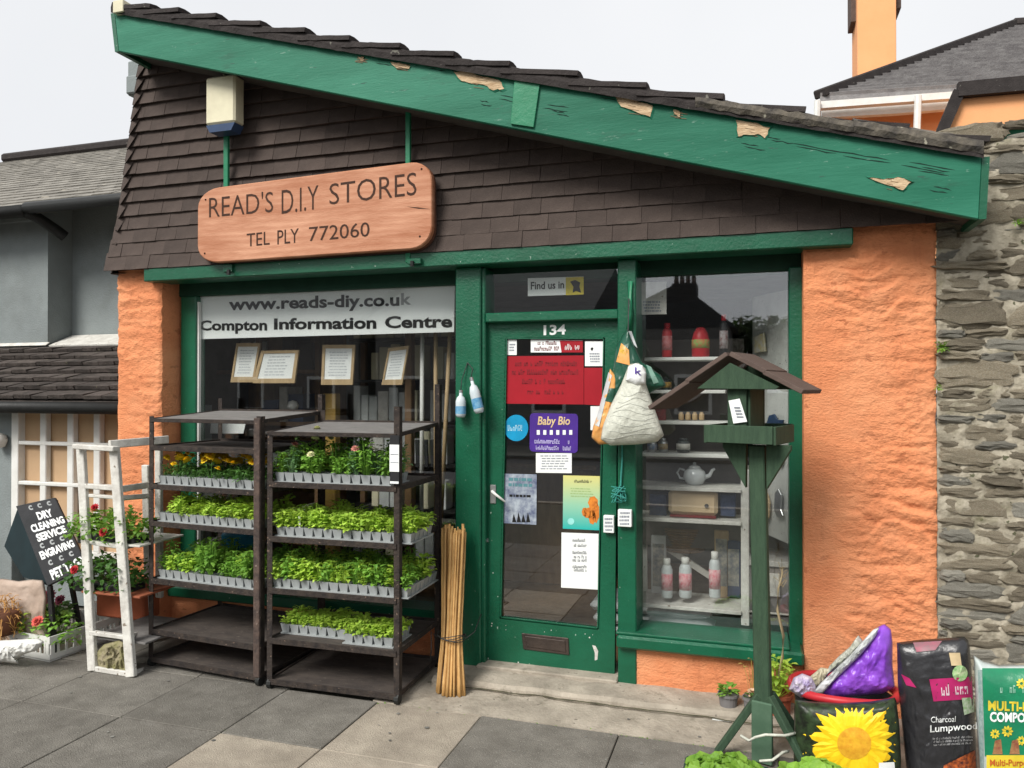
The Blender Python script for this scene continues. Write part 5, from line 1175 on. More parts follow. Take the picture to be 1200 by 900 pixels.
class Rack:
    def __init__(s, name, lab, P0, P1, depth, levels, lip, H0, H1, postw=.034, bright_top=1):
        s.P0 = Vector((P0.x, P0.y, 0)); s.P1 = Vector((P1.x, P1.y, 0)); s.ax = (s.P1 - s.P0).normalized(); s.ay = Vector((-s.ax.y, s.ax.x, 0)); s.L = (s.P1 - s.P0).length; s.D = depth; s.lv = levels
        s.r = root(name, lab, 'rack', s.P0); M = Matrix(((s.ax.x, s.ay.x, 0, s.P0.x), (s.ax.y, s.ay.y, 0, s.P0.y), (0, 0, 1, 0), (0, 0, 0, 1))); s.M = M
        L, D = s.L, depth
        for x, y, h in ((0, 0, H0), (L, 0, H1), (0, D, H0 + .1), (L, D, H1 + .12)):
            pw = postw
            MB().box((x - pw / 2, y - .004, .05), (x + pw / 2, y, h), .001, M).box((x - pw / 2 if x == 0 else x + pw / 2 - .004, y - .004, .05), (x - pw / 2 + .004 if x == 0 else x + pw / 2, y + .03, h), .001, M).build('post', RUST, s.r)
            MB().tube([M @ Vector((x - .012, y + .01, .028)), M @ Vector((x + .012, y + .01, .028))], .028, 12).build('castor', DARKG, s.r)
        for i, z in enumerate(levels):
            top = i == len(levels) - 1; dz = .035 if top else 0; b = MB()
            def P(x, y, zz): return M @ Vector((x, y, zz + dz * y / D))
            m = SHELFG if top and bright_top else TRAYB
            b.add([P(.004, .0, z), P(L - .004, .0, z), P(L - .004, D, z), P(.004, D, z), P(.004, .0, z - .008), P(L - .004, .0, z - .008), P(L - .004, D, z - .008), P(.004, D, z - .008)], [(0, 1, 2, 3), (4, 5, 6, 7), (0, 1, 5, 4), (1, 2, 6, 5), (2, 3, 7, 6), (3, 0, 4, 7)])
            sh = b.build('shelf', m, s.r)
            f = MB()
            for p, q in ((P(0, -.006, z - .008), P(L, -.006, z - .008)), (P(0, D, z - .0), P(L, D, z - .0)), (P(.0, 0, z - .006), P(.0, D, z - .006)), (P(L, 0, z - .006), P(L, D, z - .006))): f.bar(p, q, .01, .03 if not top else .022, bev=.001)
            f.build('edge_rail', RUST, sh)
    def tray(s, lab, lev, x0, n, rows, kinds, y0=.03, blooms=(), blp=0, px=.0585, seed=0, trail=False, dense=.95):
        r = random.Random(seed); z = s.lv[lev]; o = root('seedling_tray', lab, 'plant tray', s.M @ Vector((x0, y0, z)), group='trays of young plants on the racks')
        o.rotation_euler = (0, 0, math.atan2(s.ax.y, s.ax.x)); w_, d_ = n * px, rows * px
        MB().box((-.004, -.004, .001), (w_ + .004, d_ + .004, .007)).build('tray_base', POTG, o, local=True)
        for j in range(rows):
            for i in range(n):
                x, y = (i + .5) * px, (j + .5) * px
                mkobj('pot', POT, o, (x, y, .007))
                if r.random() > dense: continue
                k = r.choice(kinds); sc = r.uniform(.75, 1.25)
                pl = mkobj('seedling', r.choice(SEED[k]), o, (x + r.uniform(-.006, .006), y + r.uniform(-.006, .006), .045), (r.uniform(-.12, .12), r.uniform(-.12, .12), r.uniform(0, 6.28)), (sc, sc, sc * r.uniform(.85, 1.15)))
                if blooms and r.random() < blp:
                    mkobj('bloom', BL[r.choice(blooms)], pl, (r.uniform(-.01, .01), r.uniform(-.01, .01), r.uniform(.085, .12) if 'tall' not in k else .185), (r.uniform(-.6, .6), r.uniform(-.6, .6), 0))
                if j == 0 and i % 4 == 2 and r.random() < .3: mkobj('plant_label', TAG, o, (x, y - .02, .04), (r.uniform(-.2, .1), r.uniform(-.2, .2), .2))
        return o
LR = Rack('plant_rack', 'left one of two rusty brown metal racks, carrying marigolds and dark bottom shelves', G(177, 781), G(303, 804), .56, [.055, .22, .52, .86, 1.08, 1.31, 1.475], .02, 1.49, 1.50)
RR = Rack('plant_rack', 'right one of two rusty brown metal racks, with the price tag and four green levels', G(316, 807), G(465, 826), .56, [.05, .275, .55, .835, 1.135, 1.415], .02, 1.42, 1.56)
MB().box((LR.L - .03, -.012, .05), (LR.L + .012, .02, 1.49), .003, LR.M).build('thick_post', mat('peeling brown post', (.11, .075, .06), (.05, .038, .034), sc=20, rough=.85, bump=.8, fleck=(.3, .24, .2), fsc=40, famt=.08), LR.r)
LW = LR.L - .05
px = .0585
LR.tray('tray of yellow marigolds on the left rack, highest planted level', 4, .02, 13, 5, ['mari'], blooms=('y',), blp=.8, seed=1)
LR.tray('tray of light green seedlings on the left rack directly below the marigolds', 3, .02, 13, 5, ['lettuce', 'low'], seed=2)
LR.tray('tray of darker green seedlings on the left rack, lowest planted level', 2, .02, 13, 6, ['mid', 'mid', 'tall', 'lettuce'], seed=3)
RR.tray('tray of tall mixed bedding plants with few blooms, topmost on the right rack', 4, .01, 12, 4, ['tall', 'tall', 'tallg', 'mid'], blooms=('p', 'c', 'c'), blp=.13, seed=14)
RR.tray('long tray of bright lettuce seedlings on the right rack, just below the mixed bedding plants', 3, .015, 14, 5, ['lettuce'], seed=5)
RR.tray('widest tray of bright green seedlings on the right rack, below the long lettuce tray', 2, .0, 14, 7, ['lettuce', 'mid'], seed=6, y0=.02)
RR.tray('small tray of low seedlings on the right rack, left one of the lowest pair', 1, .0, 7, 3, ['low'], seed=7, y0=.1)
RR.tray('small tray of low seedlings on the right rack, right one of the lowest pair', 1, .43, 5, 4, ['low'], seed=8, y0=.04)
tg = root('price_tag', 'white price tag on a black strip on the right post of the right rack', 'tag', W(461, 540, -.56))
pbox('strip', BLACKP, tg, 457, 510, 467.5, 566, -.565, .004, 0); pbox('card', WHITE, tg, 456.5, 521, 467.5, 553, -.569, .003, 0); pbox('card', WHITE, tg, 457, 564, 467, 567, -.569, .003, 0); pbox('rule', GREYP, tg, 457.5, 532, 466.5, 533, -.5705, .001, 0); pbox('rule', GREYP, tg, 457.5, 541.5, 466.5, 542.5, -.5705, .001, 0)
# stray items under / behind the racks
o = root('blue_tub', 'blue plastic tub behind the left rack under the middle tray', 'tub', W(276, 640, .0)); a, b = W(258, 650, .02), W(300, 628, .02); MB().box((a.x, .02, a.z), (b.x, .09, b.z), .01).build('tub', mat('teal blue plastic', (.01, .16, .26), rough=.4), o)
# canes
cn = root('cane_bundle', 'bundle of tan bamboo canes tied with wire leaning on the green post', 'cane bundle', G(528, 815))
r_ = random.Random(12); base = G(528, 814); top = W(532, 618, -.1); cms = []
for i in range(46):
    a = r_.random() * 6.28; q = r_.random() ** .5; bt = base + Vector((math.cos(a) * q * .085, math.sin(a) * q * .05, 0)); bt.z = .004
    tp = top + Vector((math.cos(a + .3) * q * .072, math.sin(a + .3) * q * .04, r_.uniform(-.03, .02))); mid = bt.lerp(tp, .35); cen = base.lerp(top, .35); mid = mid.lerp(Vector((cen.x, cen.y, mid.z)), .3)
    rad = r_.uniform(.0045, .0075); pts = [bt, mid, tp]; P = []; RR_ = []
    for k in range(13):
        t = k / 12; p = bt.lerp(mid, t / .35) if t < .35 else mid.lerp(tp, (t - .35) / .65); P.append(p); RR_.append(rad * (1.25 if k % 3 == (i % 3) else 1) * (1.1 - .25 * t))
    MB().tube(P, RR_, 6).build('cane', CANE, cn, smooth=True)
cen = base.lerp(top, .33); b_ = MB()
for k in range(4): b_.tube([cen + Vector((math.cos(t) * .082, math.sin(t) * .06, k * .006 + .01 * math.sin(t * 2 + k))) for t in [i * .5236 for i in range(13)]], .0025, 5)
b_.tube([cen + Vector((-.08, -.02, 0)), cen + Vector((-.11, -.03, .03)), cen + Vector((-.1, -.05, -.06)), cen + Vector((-.12, -.02, -.14))], .003, 5); b_.tube([cen + Vector((.08, .0, 0)), cen + Vector((.12, .04, .03)), cen + Vector((.1, .2, .08))], .003, 5)
b_.build('wire_tie', DARKG, cn)

# ================================================================ HANGING FEED SACKS
hy = -.09
s1 = Sack([(736, 384), (741, 400), (752, 424), (775, 440), (781, 452), (766, 458), (752, 470), (740, 480), (712, 482), (706, 476), (712, 452), (719, 430), (722, 408), (730, 392)], hy + .04, .05, .006, 1, cen=(735, 450))
o = root('green_feed_sack', 'dark green and orange feed sack hanging behind the pale bag by the door', 'sack', W(735, 390, hy)); s1.build('film', BAGG, o)
OB = mat('orange feed print', (.75, .32, .08), (.7, .4, .15), sc=20, rough=.35)
patch('orange_print', [(728, 402), (737, 410), (738, 428), (722, 424)], s1.S, OB, o, 5, 5); patch('white_streak', [(736, 388), (740, 388), (747, 408), (743, 404)], s1.S, CLEARW, o, 3, 4); patch('pale_streak', [(757, 427), (763, 430), (772, 448), (766, 450)], s1.S, mat('pale green streak', (.2, .35, .28)), o, 3, 4)
scrawl('print', [(728, 409), (736, 412), (734, 417), (726, 414)], s1.S, YEL, o)
s3 = Sack([(715, 432), (722, 440), (725, 500), (716, 520), (702, 521), (693, 513), (695, 500), (704, 476)], hy + .02, .04, .006, 3)
o = root('orange_print_sack', 'orange and white printed seed bag squeezed left behind the pale netted bag', 'sack', W(706, 500, hy)); s3.build('film', OB, o)
patch('white_edge', [(713, 436), (717, 440), (702, 500), (697, 498)], s3.S, CLEARW, o, 3, 6); patch('green_edge', [(714, 455), (721, 455), (720, 472), (709, 470)], s3.S, BAGG, o, 4, 4)
s2 = Sack([(728, 450), (737, 427), (748, 425), (757, 432), (757, 450), (764, 470), (773, 495), (778, 510), (770, 518), (745, 521), (715, 522), (704, 515), (706, 500), (716, 474)], hy - .03, .085, .004, 2, k=2.2, ridge=.25)
o = root('pale_netted_bag', 'plump pale grey bag with a knotted white top hanging on the post by the door', 'bag', W(742, 430, hy)); s2.build('film', PALEW, o, rings=28)
s4 = Sack([(733, 446), (736, 430), (745, 425.5), (753, 428), (757.5, 437), (756, 450), (745, 452)], hy - .09, .035, .002, 4); s4.build('knotted_top', WHITE, o, rings=12)
text('mark', 'k', [(744, 430), (752, 432), (752, 440), (744, 438)], s4.S, PURP, o, bold=.02)
b_ = MB(); r_ = random.Random(4)
for i in range(8):
    v0 = 462 + i * 7; hw = 12 + (v0 - 455) * .42
    P = [s2.S(742 - hw + 2 * hw * t, v0 + 3 * math.sin(t * 6 + i) + r_.uniform(-.6, .6), .002) for t in [k / 12 for k in range(13)]]
    b_.tube(P, .0011, 4)
b_.build('net_folds', mat('net crease', (.62, .63, .57), rough=.6), o)
tl = root('hanging_loop', 'dark cord holding the feed sacks from the green pipe', 'cord', W(737, 372, -.03)); MB().tube([W(737, 350, -.03), W(736, 388, hy)], .004, 6).build('cord', DARKG, tl)
pt = root('pale_label_on_door', 'narrow pale label on the door edge beside the hanging bags', 'label', W(694, 485, ny)); plane_quad('sheet', WHITE, pt, gq(692, 476, 703, 476, 702, 505, 692, 504), ny - .004)

# ================================================================ BIRD TABLE
bt_p = G(896, 893); bt = root('bird_table', 'tall green wooden bird table with a brown gabled roof and white price tag', 'bird table', bt_p, rz=R(-17))
def lb(mb, name, m, par=None, bevel=.002): return mb.build(name, m, par or bt, local=True, bevel=bevel)
S_ = .0038
def bx(u): return (u - 896) * S_
def bz(v): return (893 - v) * S_
lb(MB().bar((.0, 0, .02), (-.028, 0, bz(524)), .07, .045, up=(0, 1, 0)), 'pole', GREENB, bevel=.006)
for i, (x, y) in enumerate(((-.17, -.05), (.2, -.06), (-.06, .2), (.1, .2))): lb(MB().bar((x * .12, y * .12 + .02 * (y > 0), bz(815)), (x * 1.15, y * 1.2, .012), .04, .03, up=(0, 0, 1)), 'leg', GREENB, bevel=.004)
lb(MB().box((-.045, -.045, .01), (.045, -.03, bz(820))), 'front_plate', mat('worn green stub', (.08, .14, .09), (.05, .1, .06), rough=.8), bevel=.004)
lb(MB().box((bx(842), -.11, bz(519)), (bx(914), .19, bz(506))), 'platform', GREENB); 
for y in (-.125, .19): lb(MB().box((bx(838), y, bz(521)), (bx(915), y + .015, bz(500.5))), 'platform_rail', GREENB)
for x in (bx(834), bx(914)): lb(MB().box((x, -.11, bz(522)), (x + .014, .19, bz(501))), 'platform_rail', GREENB)
for s in (-1, 1):
    cx = -.03; lb(MB().prism([(cx + s * .044, -.02, bz(523)), (cx + s * .15, -.02, bz(523)), (cx + s * .15, -.02, bz(528)), (cx + s * .046, -.02, bz(575))], (0, .03, 0)), 'bracket', GREENB)
lb(MB().box((bx(860), -.08, bz(504)), (bx(882), .02, bz(454))), 'house_post', GREENB)
lb(MB().box((bx(882) + .001, -.06, bz(504)), (bx(885), .15, bz(454))), 'side_board', GREENB)
lb(MB().box((bx(860), .13, bz(504)), (bx(885), .16, bz(454))), 'house_post', GREENB)
for y in (-.115, .17): lb(MB().prism([(bx(826), y, bz(458)), (bx(866), y, bz(428)), (bx(922), y, bz(456)), (bx(918), y, bz(459))], (0, .018, 0)), 'gable_board', GREENB)
ap = Vector((bx(866), 0, bz(421))); er = Vector((bx(947), 0, bz(464))); el = Vector((bx(768), 0, bz(484)))
for e in (er, el):
    d = (e - ap); n_ = Vector((-d.z, 0, d.x)).normalized(); n_ = n_ if n_.z > 0 else -n_
    for k, (t0, t1) in enumerate(((0, .5), (.48, 1.0))):
        a, b = ap + d * t0 + n_ * .005 * (k == 0), ap + d * t1 + n_ * .005 * (k == 0)
        lb(MB().prism([a + Vector((0, -.135, 0)), b + Vector((0, -.135, 0)), b + Vector((0, -.135, 0)) + n_ * .02, a + Vector((0, -.135, 0)) + n_ * .02], (0, .33, 0)), 'roof_board', BRROOF)
tgp = MB().prism([(bx(862), -.088, bz(472)), (bx(875), -.088, bz(469.5)), (bx(884), -.092, bz(496)), (bx(868), -.092, bz(498.5))], (0, .003, 0)); tgo = lb(tgp, 'price_tag', WHITE, bevel=0)
for k in range(4): lb(MB().box((bx(869 + k), -.094, bz(479 + k * 3.6 + 1.6)), (bx(876 + k * 1.3), -.0935, bz(479 + k * 3.6))), 'print', GREYP, tgo, 0)
rp_ = root('pale_rope', 'thin pale rope looped round the legs of the bird table', 'rope', G(896, 880))
MB().tube([W(868, 862, -.72), W(878, 868, -.74), W(885, 864, -.76), W(897, 861, -.78), W(920, 862, -.74), W(937, 858, -.66)], .006, 6).build('loop', PALEW, rp_, smooth=True)
MB().tube([W(890, 892, -.8), W(905, 891, -.8), W(917, 882, -.74), W(924, 880, -.7)], .006, 6).build('loop', PALEW, rp_, smooth=True)
cdp = root('beige_climber_stem', 'dry beige climbing stem winding up beside the bird table in front of the window', 'plant', G(902, 838, .03))
MB().tube([W(u, v, -.12) for u, v in ((904, 835), (909, 810), (917, 770), (918, 745), (911, 715), (912, 690), (917, 672), (916, 655))], [.008, .008, .007, .007, .006, .005, .004, .002], 7).build('stem', mat('dry beige stem', (.42, .34, .2), rough=.8), cdp, smooth=True)
b_ = MB(); r_ = random.Random(3)
for i in range(16): p = W(916 + r_.uniform(-3, 3), 680 + r_.uniform(-14, 10), -.12); b_.tube([p, p + Vector((r_.uniform(-.03, .03), r_.uniform(-.02, .02), r_.uniform(.0, .05)))], .0014, 3)
b_.build('twigs', mat('dry beige stem', (.42, .34, .2)), cdp)

# ================================================================ SMALL POTS BY THE WINDOW
def potted(lab, u, v, rpx, h, m, mesh, lm, z=.009, sc=1, extra=None):
    p = G(u, v, z); o = root('potted_plant', lab, 'potted plant', p); r = rpx * (p - EYE).length / 930
    MB().lathe([(r * .78, 0), (r * .95, h * .86), (r * 1.08, h * .87), (r * 1.08, h), (r * .98, h), (r * .94, h * .9), (0, h * .88)], (p.x, p.y, z), 18).build('pot', m, o, smooth=False)
    mkobj('foliage', mesh.mesh('foliage', lm), o, (0, 0, h * .85), None, (sc, sc, sc)); return o
GP = mat('grey plant pot', (.2, .19, .19), (.15, .145, .145), rough=.7)
o = potted('small grey pot with a low green seedling on a scrap of white paper', 853.5, 835, 10.5, .1, GP, clump(30, .04, .06, .04, 71), LEAFM)
p = G(846, 842, .008); MB().box(p + Vector((-.045, -.03, 0)), p + Vector((.045, .035, .0025)), 0).build('paper_scrap', WHITE, o)
o = potted('grey pot with a dead flower of pink and cream petals beside the bird table pole', 882, 840, 10, .1, GP, clump(10, .03, .05, .03, 72), LEAFD)
mkobj('bloom', bloom_mesh(mat('faded salmon petal', (.6, .3, .25), (.62, .5, .3), sc=30), .04, 9, 3, 4), o, (0, 0, .11))
potted('terracotta pot with bushy yellow green plant tucked behind the bird table pole', 912, 842, 14, .13, TERRA, clump(120, .07, .2, .05, 73, wd=.5), LEAFB, sc=1.0)
o = root('dry_seedling', 'thin dry orange green seedling standing left of the bird table pole against the sill', 'plant', G(877, 832, .03)); b_ = MB(); r_ = random.Random(9)
for i in range(8):
    a = G(878, 833, .03); t = W(r_.uniform(868, 888), r_.uniform(772, 800), -.08); b_.tube([a, a.lerp(t, .6) + Vector((.01, 0, .02)), t], .0015, 4); leaf(b_, t, (r_.uniform(-1, 1), -.3, .3), (0, 0, 1), .03, .014)
b_.build('stems', mat('dry olive stem', (.3, .25, .06), (.35, .18, .06), sc=20), o)
# bright leafy plants in front
def hosta(name, lab, u, v, r, h, n, seed, L=.06):
    p = G(u, v, 0); o = root(name, lab, 'plant', p); b = MB(); rr = random.Random(seed)
    for i in range(n):
        a = rr.random() * 6.283; q = rr.random() ** .5 * r; z = h * (.55 + .45 * rr.random()) * (1 - .35 * (q / r) ** 2)
        c = Vector((math.cos(a) * q, math.sin(a) * q * .8, z)); tilt = Vector((math.cos(a) * .5 + rr.uniform(-.3, .3), math.sin(a) * .5 + rr.uniform(-.3, .3) - .25, 1)).normalized()
        x = tilt.cross(Vector((0, 1, 0))).normalized(); y = tilt.cross(x); R0 = L * rr.uniform(.4, .75); vs = [c - tilt * R0 * .25]
        m = 10
        for k in range(m):
            t = 6.283 * k / m; rad = R0 * (1 + .1 * math.cos(t * 5 + i)); vs.append(c + x * math.cos(t) * rad + y * math.sin(t) * rad + tilt * rr.uniform(-.004, .006))
        b.add(vs, [(0, 1 + k, 1 + (k + 1) % m) for k in range(m)]); b.tube([(c.x * .3, c.y * .3, .02), c - tilt * R0 * .25], .002, 4, False)
    mkobj('leaves', b.mesh('leaves', LEAFH), o); 
    MB().lathe([(r * .75, 0), (r * .85, .07), (r * .8, .07), (0, .06)], p, 16).build('black_pot', BLACKP, o); return o
hosta('leafy_plant', 'low bright green round leaved plant at the bottom edge left of the bird table', 852, 945, .17, .2, 260, 1, .045)
hosta('leafy_plant', 'smaller bright green round leaved plant between the bird table and the sunflower sack', 965, 948, .15, .18, 190, 2, .045)
hosta('leafy_plant', 'small green round leaved sprig directly right of the bird table foot', 925, 935, .06, .13, 22, 3)
o = root('dark_green_planter', 'dark green planter edge at the bottom left of the leafy plant', 'planter', G(800, 925)); p = G(812, 930); MB().box(p + Vector((-.04, -.2, 0)), p + Vector((.3, .12, .1)), .01).build('planter', mat('dark green plastic', (.015, .05, .035), rough=.5), o)

# ================================================================ TUB, SACKS AND BAGS ON THE RIGHT
tbp = G(990, 905); cx, cy = W(988, 812, -.42).x, -.42; tz_ = W(988, 824, -.6).z
tb = root('red_rimmed_tub', 'black tub with a bright red rim holding a crumpled purple bag', 'tub', (cx, cy, 0))
rx_, ry_ = (W(1050, 812, -.42).x - W(926, 812, -.42).x) / 2, .17
MB().lathe([(.82, 0), (.95, tz_ - .02), (.93, tz_ - .02), (.8, .02), (0, .02)], (0, 0, 0), 30, rx_, ry_).build('tub', BLACKP, tb, local=True, smooth=True)
MB().tube([(math.cos(t) * rx_, math.sin(t) * ry_, tz_ + .004 * math.sin(3 * t)) for t in [k * math.pi / 16 for k in range(33)]], .019, 8).build('rim', REDP, tb, local=True, smooth=True)
ps = Sack([(955, 816), (968, 800), (985, 782), (1003, 764), (1018, 749), (1028, 735), (1036, 731), (1044, 737), (1046, 752), (1046, 780), (1049, 806), (1035, 813), (1000, 817), (975, 820)], -.44, .08, .016, 6, ridge=.3, cen=(1016, 790))
o = root('purple_plastic_bag', 'crumpled shiny purple plastic bag with a peaked top in the red rimmed tub', 'bag', (cx, cy, tz_)); ps.build('film', PURPB, o, rings=26)
w1 = Sack([(951, 813), (962, 800), (978, 785), (996, 768), (1012, 750), (1024, 737), (1031, 735), (1026, 746), (1010, 766), (992, 784), (975, 800), (963, 814)], -.5, .03, .01, 7); w1.build('white_folded_edge', CLEARW, o)
w3 = Sack([(966, 793), (972, 780), (984, 768), (998, 756), (1006, 744), (1012, 752), (1000, 766), (984, 782)], -.46, .03, .01, 9); w3.build('silver_green_fold', mat('silver green film', (.3, .32, .25), (.5, .5, .45), sc=30, rough=.35), o)
w2 = Sack([(924, 808), (930, 794), (940, 789), (951, 793), (956, 803), (957, 815), (940, 819)], -.5, .05, .012, 8); w2.build('crumpled_corner', mat('violet white film', (.35, .28, .5), (.55, .5, .55), sc=30, rough=.35), o)
w4 = Sack([(942, 803), (950, 792), (962, 782), (974, 784), (968, 796), (956, 808), (946, 810)], -.46, .03, .012, 10); w4.build('cream_fold', mat('cream fold film', (.55, .5, .36), rough=.4), o)
ss = Sack([(931, 820), (950, 822), (985, 824), (1020, 822), (1050, 817), (1054, 850), (1056, 890), (1054, 945), (1000, 952), (935, 948), (930, 890)], -.66, .08, .003, 11, k=4, cen=(992, 885))
o = root('sunflower_sack', 'dark compost sack printed with a big yellow sunflower under the red rim', 'sack', G(990, 935)); ss.build('film', mat('dark leafy sack print', (.012, .014, .01), (.035, .06, .025), sc=30, rough=.35, bump=.4, bsc=14), o, rings=26)
fc = Vector((1001, 871)); r_ = random.Random(6); petals = []
for ring, (n_, L0, w_, off, e) in enumerate(((15, 64, 15, 0, .002), (15, 54, 14, .21, .0032), (13, 42, 12, .1, .0045))):
    for i in range(n_):
        a = 6.283 * i / n_ + off + r_.uniform(-.06, .06); L = L0 * r_.uniform(.85, 1.04); d = Vector((math.cos(a), math.sin(a))); L = min(L, 63); L = min(L, 42 / max(.01, -d.y)) if d.y < 0 else L; L = min(L, 49 / max(.01, d.x)) if d.x > 0 else L; q = Vector((-d.y, d.x)); P = []
        for t, ww in ((.25, .6), (.5, 1), (.75, .72), (1, 0)): P.append((fc + d * L * t + q * w_ * .5 * ww, 1 if ww else 0))
        c = [fc + d * L * t for t in (.25, .5, .75, 1)]; vs = []; 
        for t, ww in ((.25, .6), (.5, 1), (.75, .7)):
            for sgn in (-1, 0, 1): p = fc + d * L * t + q * w_ * .5 * ww * sgn; vs.append(ss.S(p.x, p.y, e + (.003 if sgn == 0 else 0)))
        p = fc + d * L; vs.append(ss.S(p.x, p.y, e))
        MB().add(vs, [(0, 1, 4, 3), (1, 2, 5, 4), (3, 4, 7, 6), (4, 5, 8, 7), (6, 7, 9), (7, 8, 9)]).build('printed_petal', SUNP, o)
vs = [ss.S(fc.x, fc.y, .012)]; fs = []
for rg in range(1, 5):
    for k in range(24): p = fc + Vector((math.cos(k * .2618) * 20 * rg / 4, math.sin(k * .2618) * 19 * rg / 4)); vs.append(ss.S(p.x, p.y, .008 + .004 * (rg < 3)))
fs += [(0, 1 + k, 1 + (k + 1) % 24) for k in range(24)] + [(1 + r * 24 + k, 1 + (r + 1) * 24 + k, 1 + (r + 1) * 24 + (k + 1) % 24, 1 + r * 24 + (k + 1) % 24) for r in range(3) for k in range(24)]
MB().add(vs, fs).build('printed_centre', SUNC, o, smooth=True)
patch('white_label', [(1030, 894), (1048, 893), (1050, 912), (1030, 914)], lambda u, v: ss.S(u, v, .009), WHITE, o, 3, 3)
ck = Sack([(1051, 753), (1075, 750), (1105, 748), (1130, 746), (1136, 752), (1139, 790), (1142, 830), (1144, 880), (1146, 945), (1100, 952), (1066, 946), (1062, 900), (1057, 850), (1052, 800)], -.52, .075, .006, 12, k=4, cen=(1100, 850))
o = root('charcoal_sack', 'tall black charcoal sack with magenta panel and white lumpwood lettering', 'sack', G(1100, 925)); ck.build('film', BAGK, o, rings=30)
patch('magenta_panel', [(1089, 796), (1139, 793), (1140, 819), (1094, 822)], ck.S, MAG, o, 10, 5)
patch('magenta_streak', [(1056, 790), (1066, 795), (1074, 806), (1062, 803)], ck.S, MAG, o, 4, 4); patch('magenta_patch', [(1070, 753), (1104, 751), (1096, 762), (1074, 764)], ck.S, mat('faded pink print', (.35, .1, .14), (.2, .12, .13), sc=30, rough=.4), o, 5, 3)
patch('beige_label', [(1112, 765), (1125, 765), (1127, 780), (1115, 780)], lambda u, v: ck.S(u, v, .006), mat('beige label', (.62, .48, .28)), o, 3, 4)
b_ = MB(); 
b_.add([ck.S(1125, 789, .0065)] + [ck.S(1125 + 9 * math.cos(k * .3927), 789 + 9.5 * math.sin(k * .3927), .0065) for k in range(16)], [(0, 1 + k, 1 + (k + 1) % 16) for k in range(16)]); b_.build('round_green_label', mat('green and cream label', (.2, .42, .15), (.5, .55, .35), sc=60), o)
patch('small_seal', [(1127, 818), (1141, 817), (1142, 834), (1130, 838)], lambda u, v: ck.S(u, v, .006), mat('seal print', (.5, .55, .45), (.2, .35, .15), sc=60), o, 3, 3)
e3 = lambda u, v: ck.S(u, v, .0065)
scrawl('print', [(1097, 803), (1135, 800), (1136, 813), (1098, 816)], e3, mat('pink white print', (.7, .55, .6)), o, 5)
text('lettering', 'Charcoal', [(1091, 840), (1120, 839), (1120, 846), (1091, 847)], e3, WHITE, o); text('lettering', 'Lumpwood', [(1090, 850), (1145, 846), (1145, 857), (1090, 861)], e3, WHITE, o, bold=.015)
for k in range(3): scrawl('small_print', [(1093, 864.5 + k * 3.6), (1140, 862 + k * 3.6), (1140, 864.5 + k * 3.6), (1093, 867 + k * 3.6)], e3, mat('grey white print', (.4, .4, .4)), o)
patch('ember_print', [(1106, 897), (1143, 879), (1144, 900), (1104, 915)], e3, mat('orange embers print', (.5, .12, .03), (.06, .02, .02), sc=60, rough=.4), o, 8, 6)
gc = Sack([(1141, 768), (1152, 775), (1170, 780), (1200, 779), (1235, 776), (1240, 800), (1243, 850), (1245, 945), (1200, 952), (1152, 946), (1148, 900), (1144, 840)], -.6, .085, .003, 13, k=4.5, cen=(1194, 860))
o = root('green_compost_bag', 'white edged green bag of multi purpose compost at the right edge', 'sack', G(1190, 920)); gc.build('film', mat('white edged film', (.55, .62, .6), rough=.35, bump=.4), o, rings=26)
g3 = lambda u, v: gc.S(u, v, .0045); g5 = lambda u, v: gc.S(u, v, .0075)
patch('green_panel', [(1151, 783), (1236, 783), (1238, 886), (1154, 886)], g3, BAGC, o, 16, 14); patch('yellow_band', [(1156, 885), (1238, 885), (1239, 935), (1156, 935)], g5, YEL, o, 12, 6)
patch('edge_stripe', [(1146, 785), (1151, 785), (1153, 930), (1149, 930)], g3, mat('grey green strip', (.22, .34, .32), (.4, .5, .48), sc=50), o, 2, 14)
text('lettering', 'MULTI-P', [(1158, 821), (1205, 823), (1205, 834), (1158, 833)], g5, YEL, o, bold=.035); text('lettering', 'COMPOST', [(1160, 834), (1214, 836), (1214, 847), (1160, 846)], g5, WHITE, o, bold=.035)
text('lettering', 'Multi-Purpose', [(1160, 890), (1212, 890), (1212, 900), (1160, 900)], lambda u, v: gc.S(u, v, .0105), mat('red print', (.5, .12, .02)), o, bold=.02); scrawl('print', [(1172, 803), (1205, 803), (1205, 812), (1172, 812)], g5, mat('pale mint print', (.3, .55, .42)), o)
for cx_, cy_, r0 in ((1166, 860, 5.5), (1180.5, 857, 6.5), (1197, 868, 5.5), (1197, 801, 6)):
    b_ = MB()
    for k in range(9): a = k * .698; P = [Vector((cx_ + r0 * f * math.cos(a + s), cy_ + r0 * f * math.sin(a + s))) for f, s in ((.3, -.3), (.8, -.3), (1.1, 0), (.8, .3), (.3, .3))]; b_.add([g5(p.x, p.y) for p in P], [(0, 1, 2, 3, 4)])
    b_.build('printed_sunflower', YEL, o)
for u in (1166, 1186): patch('printed_figure', [(u, 868), (u + 7, 866), (u + 9, 884), (u - 3, 884)], g5, mat('brown figure print', (.22, .06, .04), (.35, .2, .08), sc=50), o, 2, 3)

